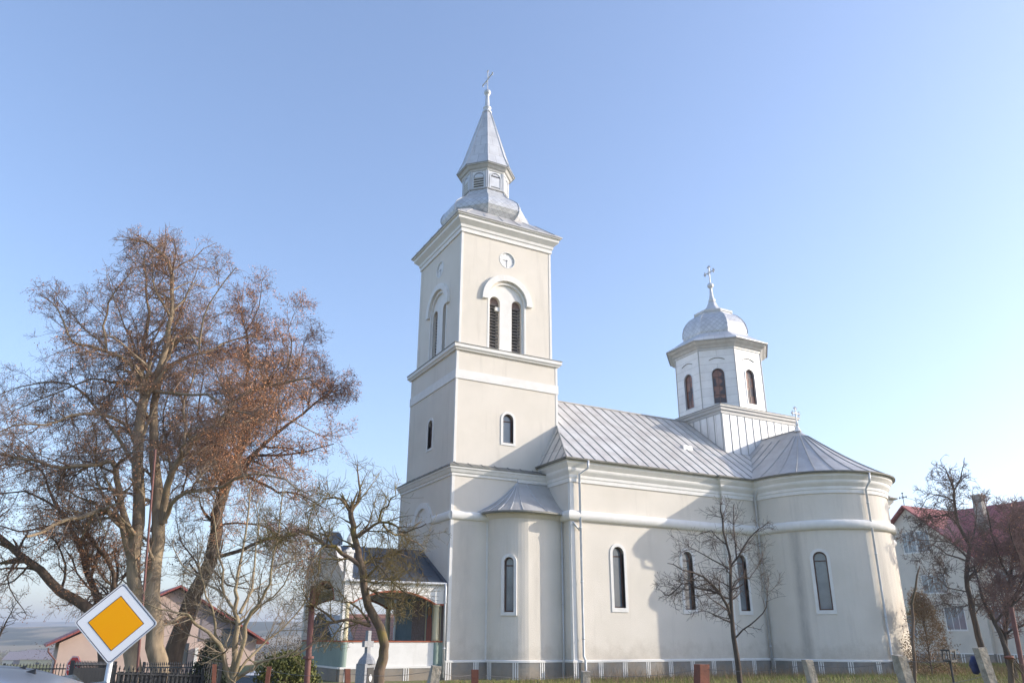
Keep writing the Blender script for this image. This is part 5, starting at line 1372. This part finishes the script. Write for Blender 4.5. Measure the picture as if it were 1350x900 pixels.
# distant houses in the valley
rr = random.Random(9)
for i, (u, d, wd, label, wm, rm) in enumerate([(20, 330, 11, 'distant pale house with grey roof nearest the left edge', 'white_wall', 'grey_gable'), (38, 300, 12, 'distant house with violet grey end wall left of the pink house', 'grey_gable', 'grey_gable'), (52, 280, 14, 'distant long yellowish house just left of the pink house', 'cream_column', 'grey_gable')]):
    c0 = G(u, d); gz0 = float(gz(c0[0], c0[1])); hs = thing('distant_house', (*c0[:2], gz0), label, 'house', 'distant houses in the valley')
    P3 = lambda a, b, z, c0=c0: LP(c0, a, b, z)
    house_slab(MB(), [(-wd/2, gz0-.5), (wd/2, gz0-.5), (wd/2, gz0+3), (-wd/2, gz0+3)], 0, 8).build('wall', wm, hs)
    b = MB(); b.add([P3(-wd/2-.4, -.4, gz0+3), P3(wd/2+.4, -.4, gz0+3), P3(wd/2+.4, 4, gz0+6), P3(-wd/2-.4, 4, gz0+6), P3(wd/2+.4, 8.4, gz0+3), P3(-wd/2-.4, 8.4, gz0+3)], [(0, 1, 2, 3), (3, 2, 4, 5), (0, 3, 5), (1, 4, 2), (0, 5, 4, 1)]); b.build('roof', rm, hs)
    house_slab(MB(), [(-1.6, gz0+.9), (-.4, gz0+.9), (-.4, gz0+2.1), (-1.6, gz0+2.1)], -.06, .05).build('window', 'glass_dark', hs)

rs = np.random.RandomState(12); VV = []
for k in range(900):
    u = rs.uniform(-150, 560); d = 100+rs.rand()**1.6*400; p = G(u, d); z = float(gz(p[0], p[1])); h = rs.uniform(1.0, 2.6)*(1+d/400); wd = rs.uniform(1.2, 4.)*(1+d/400); n = 90
    if u < 78 and d < 345: continue
    P = np.stack([p[0]+rs.normal(0, wd*.45, n), p[1]+rs.normal(0, wd*.45, n), z+rs.rand(n)**.8*h], 1); A = rs.normal(0, 1, (n, 3)); A /= np.linalg.norm(A, axis=1)[:, None]; B = np.cross(A, rs.normal(0, 1, (n, 3))); B /= np.linalg.norm(B, axis=1)[:, None]; sz = (.03+d/1500)*rs.uniform(.5, 1.4, (n, 1))
    VV.append(np.stack([P-A*sz, P+B*sz*.45, P+A*sz, P-B*sz*.45], 1).reshape(-1, 3))
VV = np.concatenate(VV); tag(raw('distant_thicket', VV, np.arange(len(VV)).reshape(-1, 4), 'far_brush', None, (0, 0, 0)), kind='stuff')

# ------------------------------------------------------------------ fences and posts


def ground(p): return float(gz(p[0], p[1]))


def spear_fence(name, u0, d0, u1, d1, vtop0, vtop1, gap, label, panel=False, m='fence_dark'):
    A = Q(u0, vtop0, d0); B = Q(u1, vtop1, d1); L = np.linalg.norm((B-A)[:2]); n = int(L/gap); e = thing(name, (A[0], A[1], ground(A)), label, 'fence')
    dirv = (B-A)/L; b = MB(); q = MB(); rl = MB(); seg = max(1, int(L/2.4)); posts = []
    for i in range(n+1):
        p = A+(B-A)*i/n; g0 = ground(p)
        b.bar((p[0], p[1], g0+.06), (p[0], p[1], p[2]-.06), .018, .018, upv=(dirv[0], dirv[1], 0)); b.tube([(p[0], p[1], p[2]-.07), (p[0], p[1], p[2]-.045), (p[0], p[1], p[2]+.03)], [.008, .022, .002], 4)
    b.build('spear_bars', m, e)
    for i in range(seg+1):
        p = A+(B-A)*i/seg; k = MB().box(p[0]-.035, p[0]+.035, p[1]-.035, p[1]+.035, ground(p)-.1, p[2]+.03); k.build('post', m, e)
    for dz in (-.14, -.85):
        r_ = MB()
        for i in range(seg):
            p = A+(B-A)*i/seg; p2 = A+(B-A)*(i+1)/seg; r_.bar((p[0], p[1], p[2]+dz), (p2[0], p2[1], p2[2]+dz), .03, .035)
        r_.build('rail', m, e)
    if panel:
        for i in range(seg):
            p = A+(B-A)*i/seg; p2 = A+(B-A)*(i+1)/seg; o = np.array([fh[0], fh[1], 0])*.04; d_ = (p2-p)
            pp = [p+d_*.02+o, p2-d_*.02+o]; k = MB()
            for j in range(12):
                a = pp[0]+(pp[1]-pp[0])*(j+.04)/12; c = pp[0]+(pp[1]-pp[0])*(j+.96)/12
                k.add([(a[0], a[1], ground(a)+.08), (c[0], c[1], ground(c)+.08), (c[0], c[1], c[2]-.10), (a[0], a[1], a[2]-.10)]+[(a[0]+o[0]*.3, a[1]+o[1]*.3, ground(a)+.08), (c[0]+o[0]*.3, c[1]+o[1]*.3, ground(c)+.08), (c[0]+o[0]*.3, c[1]+o[1]*.3, c[2]-.10), (a[0]+o[0]*.3, a[1]+o[1]*.3, a[2]-.10)],
                      [(0, 1, 2, 3), (7, 6, 5, 4), (0, 4, 5, 1), (1, 5, 6, 2), (2, 6, 7, 3), (3, 7, 4, 0)])
            k.build('panel', m, e)
    return e


spear_fence('spear_fence', 6, 26, 98, 25, 875, 874, .13, 'open dark spear fence between the cars and the pink house')
spear_fence('spear_fence', 190, 27, 292, 24, 873, 872, .12, 'open spear fence running before the pink house to the pale bare tree')
spear_fence('panel_fence', 96, 15.5, 152, 18.5, 872, 873, .10, 'black sheet gate wing with spear tips behind the diamond sign', True)
spear_fence('panel_fence', 152, 18.6, 268, 20, 878, 882, .10, 'dark boarded fence with spear tips right of the sign pole', True)


def post(name, u, v, u9, wpx, d, m, label, group, square_=True, cap=False):
    T = Q(u, v, d); B9 = Q(u9, 900, d); k = (T[2]+.15)/(T[2]-B9[2]) if T[2] > B9[2] else 1; B = T+(B9-T)*k; w2 = wpx*d/FPX
    me = MB(); rs = np.random.RandomState(int(u)); n = 5; P = [T+(B-T)*i/n for i in range(n+1)][::-1]
    V = []; ang = YAW*-1+rs.uniform(-.2, .2)+.3
    for i, p in enumerate(P):
        for a, b in ((-1, -1), (1, -1), (1, 1), (-1, 1)):
            j = rs.uniform(-.07, .07, 3)*w2*(1 if 'concrete' in m else .1); x, y = a*w2*.42, b*w2*.42
            V.append((p[0]+x*math.cos(ang)-y*math.sin(ang)+j[0], p[1]+x*math.sin(ang)+y*math.cos(ang)+j[1], p[2]+j[2]))
    F = [(4*i+j, 4*i+(j+1) % 4, 4*i+4+(j+1) % 4, 4*i+4+j) for i in range(n) for j in range(4)]+[(3, 2, 1, 0), (4*n, 4*n+1, 4*n+2, 4*n+3)]
    me.add(V, F); o = me.build(name, m); o.location = (0, 0, 0); tag(o, label, 'post', group)
    return T, B


PT = {}
for key, a in {
    'c1': ('concrete_post', 575, 877, 571, 14, 11.5, 'old_concrete', 'lichen-topped concrete post at the tower corner beside the porch', 'concrete fence posts'),
    'c2': ('concrete_post', 772, 884, 772, 11, 12.5, 'old_concrete', 'short concrete post under the nave downspout', 'concrete fence posts'),
    'c3': ('concrete_post', 1064, 869, 1072, 12, 10.8, 'old_concrete', 'pale concrete post below the apse left of its window', 'concrete fence posts'),
    'c4': ('concrete_post', 1184, 863, 1196, 14, 10., 'old_concrete', 'leaning concrete post at the right foot of the apse', 'concrete fence posts'),
    'c5': ('concrete_post', 1290, 853, 1307, 12, 9.6, 'old_concrete', 'leaning concrete post in front of the bent dark tree', 'concrete fence posts'),
    'r1': ('rusty_post', 283, 875, 282, 6, 13, 'rusty_steel', 'rusty square post left of the pale many-stemmed tree', 'rusty fence posts'),
    'r2': ('rusty_post', 355, 878, 352, 6, 13, 'rusty_steel', 'rusty square post in front of the thuja bush', 'rusty fence posts'),
    'r3': ('rusty_post', 458, 881, 458, 7.5, 12, 'rusty_steel', 'rusty square post between pipe and grey gravestone', 'rusty fence posts'),
    'r4': ('rusty_post', 626, 882, 626, 10, 12, 'rusty_steel', 'rusty square post below the stair turret', 'rusty fence posts'),
    'r5': ('rusty_post', 925, 875, 925, 16, 11.6, 'rusty_steel', 'widest rusty square post left of the small bare tree', 'rusty fence posts')}.items():
    PT[key] = post(*a)
order = ['r1', 'r2', 'r3', 'c1', 'r4', 'c2', 'r5', 'c3', 'c4', 'c5']
for k, dz in enumerate((-.06, -.30, -.55)):
    b = MB()
    for a, c in zip(order, order[1:]):
        A_, B_ = PT[a][0], PT[c][0]; n = 6
        pts = [A_+(B_-A_)*i/n+np.array([0, 0, dz-.05*math.sin(PI*i/n)]) for i in range(n+1)]; b.tube([tuple(p) for p in pts], .0028, 4)
    o = b.build('fence_wire', 'wire_steel'); tag(o, ('topmost', 'middle', 'lowest')[k]+' thin steel wire strung between the fence posts', 'wire', 'wires between the fence posts')

# leaning rusty pipe with a flange
T = Q(413, 772, 14.5); B = Q(404, 905, 14.5); B = T+(B-T)*((T[2]+.3)/(T[2]-B[2]))
pp = thing('rusty_pipe', B, 'tall reddish rusty pipe with flanges leaning by the porch', 'pipe')
MB().tube([tuple(B), tuple(T)], .052, 10).build('pipe', 'rust_pipe', pp, True)
for v in (798, 866):
    k = (Q(409, v, 14.5)[2]-B[2])/(T[2]-B[2]); p = B+(T-B)*k; dd = (T-B)/np.linalg.norm(T-B)
    MB().tube([tuple(p-dd*.02), tuple(p+dd*.02)], .095, 10).build('flange', 'rust_pipe', pp)
    pass
T = Q(1333, 800, 20); B = Q(1353, 905, 20); B = T+(B-T)*((T[2]+.2)/(T[2]-B[2]))
o = MB().tube([tuple(B), tuple(T)], .055, 10).build('maroon_pole', 'rust_pipe'); tag(o, 'thin maroon pole leaning left at the right edge', 'pole')
# dead sapling stake
t = Tree(5, None); t.thick.append(([Q(1206, 912, 11.5), Q(1206, 890, 11.5), Q(1206, 872, 11.5), Q(1203, 845, 11.5), Q(1204, 815, 11.55), Q(1202, 795, 11.6), Q(1207, 775, 11.6), Q(1209, 758, 11.6), Q(1213, 745, 11.6)], [.024, .022, .021, .020, .019, .017, .015, .013, .006]))
V, F = t.tubes(t.thick, 8); o = raw('dead_sapling', V, F, 'bark_dark', None, (0, 0, 0), True); tag(o, 'dark crooked dead sapling stem standing alone right of the apse', 'sapling')
# mast with stay wire in front of the big linden
T = Q(205, 592, 22); B = Q(186, 880, 22)
ms = thing('wire_mast', (B[0], B[1], ground(B)), 'slim rusty mast with a wire, in front of the twin-trunked linden', 'mast')
b = MB().tube([(B[0], B[1], ground(B)-.2), tuple(T)], [.035, .028], 8); b.build('mast', 'rust_pipe', ms)
A_ = Q(-60, 575, 22); b = MB().tube([tuple(T+(A_-T)*i/8-np.array([0, 0, .35*math.sin(PI*i/8)])) for i in range(9)], .009, 4); b.build('wire', 'wire_steel', ms)

# ------------------------------------------------------------------ priority road sign
sg = thing('road_sign', (0, 0, 0), 'white diamond road sign with orange yellow centre on a grey pole', 'road sign')


def rsq(h, r, n=5):
    """diamond outline with rounded corners, half diagonal h"""
    o = []
    for k in range(4):
        a = PI/2*k; c = Vector((math.cos(a)*(h-r*math.sqrt(2)), math.sin(a)*(h-r*math.sqrt(2))))
        for i in range(n+1):
            t = a-PI/4+PI/2*i/n; o.append((c.x+r*math.cos(t), c.y+r*math.sin(t)))
    return o


SG = []
hd = .6*math.sqrt(.5)
pl_ = MB().slab((0, 0, 0), (1, 0, 0), (0, -1, 0), rsq(hd, .035), -.012, 0).build('sign_plate', 'sign_white', sg)
MB().ring((0, 0, 0), (1, 0, 0), (0, -1, 0), rsq(hd-.016, .03), rsq(hd-.026, .028), -.001, .0016).build('black_line', 'sign_black', pl_)
MB().ring((0, 0, 0), (1, 0, 0), (0, -1, 0), rsq(.285, .002, 1), rsq(.276, .002, 1), -.001, .0018).build('black_line', 'sign_black', pl_)
MB().slab((0, 0, 0), (1, 0, 0), (0, -1, 0), rsq(.2755, .002, 1), -.001, .0022).build('yellow_field', 'sign_yellow', pl_)
MB().ring((0, 0, 0), (1, 0, 0), (0, -1, 0), rsq(hd+.002, .037), rsq(hd-.006, .033), -.02, .003).build('plate_rim', 'galvanised', pl_)
for z in (-.12, .14): MB().box(-.14, .14, .013, .03, z-.02, z+.02).build('clamp_rail', 'galvanised', sg)
MB().tube([(.0, .06, -2.2), (0, .06, .30)], .03, 14).build('pole', 'galvanised', sg, True)
for z in (-.12, .14):
    b = MB().lathe([(.036, z-.02), (.036, z+.02)], (0, .06), 14, cap=True); b.build('clamp', 'galvanised', sg)
sg.location = (-13.706, -21.78, 1.74); sg.rotation_euler = (.010, .011, -.252)

# tiny stop sign edge by the pink house
p = Q(96.5, 880, 24); sp_ = thing('stop_sign', (p[0], p[1], ground(p)), 'red round-edged stop sign half hidden by the black gate', 'road sign')
a_ = -YAW-.5; R_ = (math.cos(a_), math.sin(a_), 0); N_ = (math.sin(a_), -math.cos(a_), 0)
oc = [(.34*math.cos(PI/8+i*PI/4), .34*math.sin(PI/8+i*PI/4)) for i in range(8)]
k = MB().slab(tuple(p), R_, N_, oc, -.01, .0).build('sign_plate', 'sign_red', sp_)
MB().ring(tuple(p), R_, N_, [(x*.97, y*.97) for x, y in oc], [(x*.91, y*.91) for x, y in oc], 0, .003).build('white_border', 'sign_white', k)
tc = bpy.data.curves.new('stop_text', 'FONT'); tc.body = 'STOP'; tc.size = .21; tc.align_x = 'CENTER'; tc.align_y = 'CENTER'; tc.extrude = .001
tmp = bpy.data.objects.new('tmp', tc); COL.objects.link(tmp); bpy.context.view_layer.update()
me = bpy.data.meshes.new_from_object(tmp.evaluated_get(bpy.context.evaluated_depsgraph_get())); bpy.data.objects.remove(tmp); bpy.data.curves.remove(tc)
to = bpy.data.objects.new('lettering', me); COL.objects.link(to); me.materials.clear(); me.materials.append(M['sign_white']); to.parent = k
to.matrix_local = Matrix(((R_[0], 0, -N_[0]*-1, p[0]-sp_.location[0]+N_[0]*.004), (R_[1], 0, N_[1], p[1]-sp_.location[1]+N_[1]*.004), (0, 1, 0, p[2]-sp_.location[2]), (0, 0, 0, 1)))
MB().tube([(p[0]-N_[0]*.05, p[1]-N_[1]*.05, ground(p)-.1), (p[0]-N_[0]*.05, p[1]-N_[1]*.05, p[2]+.3)], .025, 8).build('pole', 'galvanised', sp_)

# ------------------------------------------------------------------ cars


def make_car(label, paint, loc, rz, group='cars parked at the left edge'):
    """hatchback, nose towards -X, 4.2 m long"""
    e = thing('parked_car', (0, 0, 0), label, 'car', group)
    # side profile stations: x, belt z, roof z, half width at belt, half width at roof
    st = [(-2.08, .52, .60, .62, .60), (-1.95, .72, .76, .76, .72), (-1.4, .86, .90, .84, .78), (-.95, .92, .97, .86, .78), (-.35, .94, 1.30, .87, .66), (.1, .95, 1.42, .87, .62), (.7, .96, 1.44, .87, .62), (1.2, .97, 1.39, .86, .61), (1.65, .98, 1.25, .84, .58), (1.95, .96, 1.02, .80, .62), (2.08, .62, .66, .76, .7)]
    V = []; m = 12
    for x, zb_, zr, hb, hr in st:
        ring = [(0, .22), (hb*.93, .24), (hb, .40), (hb, .62), (hb*.985, zb_), (hr+.05*(zr-zb_ > .2), zr-.05), (hr*.8, zr), (0, zr+.015)]
        V += [(x, y, z) for y, z in ring]+[(x, -y, z) for y, z in ring[::-1][1:-1]]
    k = len(V)//len(st); F = [(i*k+j, i*k+(j+1) % k, (i+1)*k+(j+1) % k, (i+1)*k+j) for i in range(len(st)-1) for j in range(k)]+[tuple(range(k)), tuple((len(st)-1)*k+j for j in range(k-1, -1, -1))]
    b = MB().add(V, F); body = b.build('body', paint, e, True)
    bv = body.modifiers.new('s', 'SUBSURF'); bv.levels = 1; bv.render_levels = 2
    def side(pts, sgn, y0, y1, nm, mt, par=e):
        q = MB(); n = len(pts); VV = [(x, sgn*(y0+(y1-y0)*t), z) for x, z, t in pts]; VV += [(x, sgn*(y0+(y1-y0)*t-.03), z) for x, z, t in pts]
        q.add(VV, [tuple(range(n)), tuple(range(2*n-1, n-1, -1))]+[(i, (i+1) % n, n+(i+1) % n, n+i) for i in range(n)]); return q.build(nm, mt, par)
    for sgn in (-1, 1):
        side([(-.62, .98, 0), (.12, .98, 0), (.12, 1.36, 1), (-.18, 1.33, .95)], sgn, .885, .69, 'side_window', 'car_glass')
        side([(.18, .98, 0), (.92, .98, 0), (.92, 1.34, 1), (.18, 1.36, 1)], sgn, .885, .69, 'side_window', 'car_glass')
        side([(.98, .99, 0), (1.55, 1.0, 0), (1.3, 1.28, .95), (.98, 1.33, 1)], sgn, .88, .68, 'side_window', 'car_glass')
        for x in (-1.32, 1.32):
            wv = MB().tube([(x, sgn*.66, .31), (x, sgn*.86, .31)], .31, 24).build('wheel', 'tyre', e); MB().tube([(x, sgn*.865, .31), (x, sgn*.875, .31)], .20, 18).build('rim', 'galvanised', wv)
        MB().box(-.5, -.36, sgn*.98-.09, sgn*.98+.09, .93, 1.05).build('mirror', paint, e)
    q = MB().add([(-.98, -.72, .98), (-.98, .72, .98), (-.30, .60, 1.34), (-.30, -.60, 1.34), (-.95, -.72, .95), (-.95, .72, .95), (-.27, .60, 1.31), (-.27, -.60, 1.31)], [(0, 1, 2, 3), (7, 6, 5, 4), (0, 4, 5, 1), (1, 5, 6, 2), (2, 6, 7, 3), (3, 7, 4, 0)]); q.build('windscreen', 'car_glass', e)
    q = MB().add([(1.94, -.66, 1.02), (1.94, .66, 1.02), (1.60, .55, 1.31), (1.60, -.55, 1.31), (1.9, -.66, 1.0), (1.9, .66, 1.0), (1.56, .55, 1.29), (1.56, -.55, 1.29)], [(0, 1, 2, 3), (7, 6, 5, 4), (0, 4, 5, 1), (1, 5, 6, 2), (2, 6, 7, 3), (3, 7, 4, 0)]); q.build('rear_window', 'car_glass', e)
    for sgn in (-1, 1):
        MB().box(-2.06, -1.9, sgn*.62-.15, sgn*.62+.15, .56, .68).build('headlight', 'glass_pane', e); MB().box(1.95, 2.08, sgn*.66-.1, sgn*.66+.1, .66, .92).build('tail_light', 'sign_red', e)
    q = MB().add([(1.14, -.015, 1.41), (1.22, -.015, 1.39), (1.22, .015, 1.39), (1.14, .015, 1.41), (1.22, -.005, 1.435), (1.21, .005, 1.435)], [(0, 1, 2, 3), (0, 4, 1), (3, 2, 5), (1, 4, 5, 2), (0, 3, 5, 4)]); q.build('roof_antenna', 'black_paint', e)
    e.location = loc; e.rotation_euler = (0, 0, rz)
    return e


def car_at(label, paint, u_rear, d, zroof_v, rz):
    P = Q(u_rear, zroof_v, d); z = P[2]-1.44
    dirx = np.array([math.cos(rz), math.sin(rz)]); c = P[:2]-dirx*1.5
    return make_car(label, paint, (c[0], c[1], z), rz)


car_at('silver blue car nearest the camera with antenna on its roof', 'car_silver', 92, 7.4, 880, -YAW+.06)
car_at('darker blue car parked behind the silver one', 'car_blue', 66, 10.6, 876, -YAW+.1)
p = G(338, 25);
wc = make_car('white car with red tail light glimpsed behind the pale tree', 'car_white', (p[0]+fh[0]*2, p[1]+fh[1]*2, Q(338, 884, 25)[2]-1.44), PI/2-YAW+PI, None)

# ------------------------------------------------------------------ small things
p = G(483, 17.5, -.02); gs = thing('gravestone', p, 'grey granite memorial with small cross and dark plaque before the porch wall', 'gravestone')
a_ = .45
b = MB().box(p[0]-.17, p[0]+.17, p[1]-.13, p[1]+.13, 0, 1.10, a_); b.box(p[0]-.26, p[0]+.26, p[1]-.2, p[1]+.2, -.1, .25, a_)
b.lathe([(.19, 1.10), (.16, 1.18), (.09, 1.26), (.065, 1.30)], (p[0], p[1]), 8); b.build('stele', 'granite', gs)
c_ = MB().box(p[0]-.045, p[0]+.045, p[1]-.04, p[1]+.04, 1.28, 1.74, a_); c_.box(p[0]-.13, p[0]+.13, p[1]-.038, p[1]+.038, 1.42, 1.54, a_); c_.build('cross', 'granite', gs)
N_ = np.array([math.sin(a_), -math.cos(a_), 0]); R_ = np.array([math.cos(a_), math.sin(a_), 0])
k = MB().slab(tuple(p+N_*.13+np.array([-.0, 0, 0])), tuple(R_), tuple(N_), [(-.10, .62), (.08, .62), (.08, 1.05), (-.10, 1.05)], 0, .012).build('plaque', 'black_paint', gs)
MB().slab(tuple(p+N_*.142+np.array([0, 0, .85])), tuple(R_), tuple(N_), [(-.01+.04*math.cos(2*PI*i/16), .07*math.sin(2*PI*i/16)) for i in range(16)], 0, .006).build('oval_portrait', 'cloth_white', k)
fl = thing('grave_flowers', p+np.array([rt[0]*.2, rt[1]*.2, 0])-fh*.3, 'small bunch of magenta flowers at the foot of the granite memorial', 'flowers')
rs = np.random.RandomState(2); n = 160; P = np.array(fl.location)+rs.normal(0, 1, (n, 3))*[.07, .07, .05]+[0, 0, .50]
A = rs.normal(0, 1, (n, 3)); B = np.cross(A, rs.normal(0, 1, (n, 3))); A = A/np.linalg.norm(A, axis=1)[:, None]*.03; B = B/np.linalg.norm(B, axis=1)[:, None]*.03
raw('petals', np.stack([P-A, P+B, P+A, P-B], 1).reshape(-1, 3), np.arange(4*n).reshape(-1, 4), 'flower_pink', fl, np.array(fl.location))
l_ = np.array(fl.location); MB().lathe([(.05, l_[2]-.02), (.08, l_[2]+.3), (.09, l_[2]+.42)], (l_[0], l_[1]), 10).build('vase', 'granite', fl)
p = G(1254, 30, 0.); lp = thing('grave_lantern', p, 'small dark lantern box on a thin post beside the browned conifer', 'lantern')
zt = Q(1254, 872, 30)[2]; MB().tube([(p[0], p[1], -.1), (p[0], p[1], zt)], .04, 8).build('post', 'black_paint', lp); q = MB().box(p[0]-.16, p[0]+.16, p[1]-.16, p[1]+.16, zt, zt+.08); 
for sx in (-1, 1):
    for sy in (-1, 1): q.box(p[0]+sx*.14-.02, p[0]+sx*.14+.02, p[1]+sy*.14-.02, p[1]+sy*.14+.02, zt+.08, zt+.36)
q.box(p[0]-.18, p[0]+.18, p[1]-.18, p[1]+.18, zt+.36, zt+.42); q.build('lantern_box', 'black_paint', lp)


def lump(name, c, r3, m, label, cat, seed):
    bm = bmesh.new(); bmesh.ops.create_icosphere(bm, subdivisions=3, radius=1); rs = random.Random(seed); ph = [rs.uniform(0, 6) for _ in range(6)]
    for v in bm.verts:
        x, y, z = v.co; k = 1+.14*math.sin(4*x+ph[0])*math.cos(3*y+ph[1])+.10*math.sin(7*z+ph[2]+3*x)+.05*math.sin(11*y+ph[3]); v.co = Vector((x*r3[0]*k, y*r3[1]*k, z*r3[2]*k))
    me = bpy.data.meshes.new(name); bm.to_mesh(me); bm.free(); me.polygons.foreach_set('use_smooth', [True]*len(me.polygons)); me.materials.append(M[m])
    o = bpy.data.objects.new(name, me); COL.objects.link(o); o.location = tuple(c); return tag(o, label, cat)


lump('blue_bag', Q(1286, 876, 9.75), (.065, .06, .10), 'blue_plastic', 'dark blue plastic bag caught on the leaning post by the bent tree', 'bag', 3)
lump('white_rag', Q(1301, 867, 9.9), (.035, .03, .035), 'cloth_white', 'white rag hanging right of the leaning post by the bent tree', 'rag', 4)
t = Tree(5, None)
for k in range(14):
    a = Q(1333, 868, 13.); rs = np.random.RandomState(k); b_ = a+np.array([rt[0]*rs.uniform(-.15, .35), rt[1]*rs.uniform(-.15, .35), rs.uniform(-.5, -.1)]); t.thick.append(([a+rs.normal(0, .02, 3), (a+b_)/2+rs.normal(0, .05, 3), b_], [.008, .006, .004]))
t.thick.append(([Q(1335, 912, 13), Q(1333, 890, 13), Q(1331, 866, 13)], [.05, .045, .035]))
V, F = t.tubes(t.thick, 6); o = raw('tied_stake', V, F, 'bark_dark', None, (0, 0, 0)); tag(o, 'dark stake with a bundle of brushwood tied to it at the right edge', 'stake')
tag(lump('orange_tie', Q(1331, 866, 12.93), (.09, .06, .025), 'rusty_steel', 'orange tie round the brushwood stake at the right edge', 'tie', 6))

# ------------------------------------------------------------------ grass and dry weeds
rs = np.random.RandomState(7)


def blades(name, m, n, xr, yr, h, wdt, lean=.35, mask=None):
    x = rs.uniform(*xr, n); y = rs.uniform(*yr, n)
    if mask is not None: k = mask(x, y); x, y = x[k], y[k]
    n = len(x); z = gz_v(x, y); a = rs.uniform(0, 2*PI, n); hh = h*rs.uniform(.4, 1.5, n); l = rs.normal(0, lean, (n, 2))*hh[:, None]
    dx, dy = np.cos(a)*wdt, np.sin(a)*wdt; B = np.stack([x, y, z], 1)
    V = np.stack([B+np.stack([dx, dy, 0*x-.01], 1), B-np.stack([dx, dy, 0*x+.01], 1), B+np.stack([l[:, 0], l[:, 1], hh], 1)], 1).reshape(-1, 3)
    o = raw(name, V, np.arange(3*n).reshape(-1, 3), m, None, (0, 0, 0)); return o


def gz_v(x, y):
    px_, py_ = x-EYE[0], y-EYE[1]; f = px_*fh[0]+py_*fh[1]; r = px_*rt[0]+py_*rt[1]
    t = np.clip((-r-3-.18*f)/18, 0, 1)*np.clip((f-6)/25, 0, 1); z = -1.5*t*t*(3-2*t)
    return z+.16*np.exp(-((x-14)/9)**2-((y+8)/2.5)**2)


def clear(x, y): return ~((y > -2.1) & (y < 9) & (x > -4.6) & (x < 31)) & ~(((x-DX)**2+(y+3)**2) < 3.5**2)


tag(blades('grass', 'grass_blade', 130000, (-2, 60), (-16, 6), .13, .010, mask=clear), kind='stuff')
tag(blades('dry_grass', 'dry_blade', 16000, (-2, 50), (-15, -2.2), .22, .007, .45, mask=clear), kind='stuff')
tag(blades('dry_weeds', 'dry_blade', 3500, (4, 46), (-7, -1.9), .45, .008, .3, mask=clear), kind='stuff')

# ------------------------------------------------------------------ winter haze over the valley
hz = MB().box(-4600, 4600, -4600, 4600, -30, 60).build('haze', None); tag(hz, kind='stuff')
hm = bpy.data.materials.new('haze'); hm.use_nodes = True; nt_ = hm.node_tree; nt_.nodes.clear()
ho = nt_.nodes.new('ShaderNodeOutputMaterial'); hv = nt_.nodes.new('ShaderNodeVolumePrincipled'); hv.inputs['Color'].default_value = (.82, .88, 1, 1); hv.inputs['Density'].default_value = .0005; hv.inputs['Anisotropy'].default_value = .3
nt_.links.new(hv.outputs[0], ho.inputs['Volume']); hz.data.materials.append(hm)
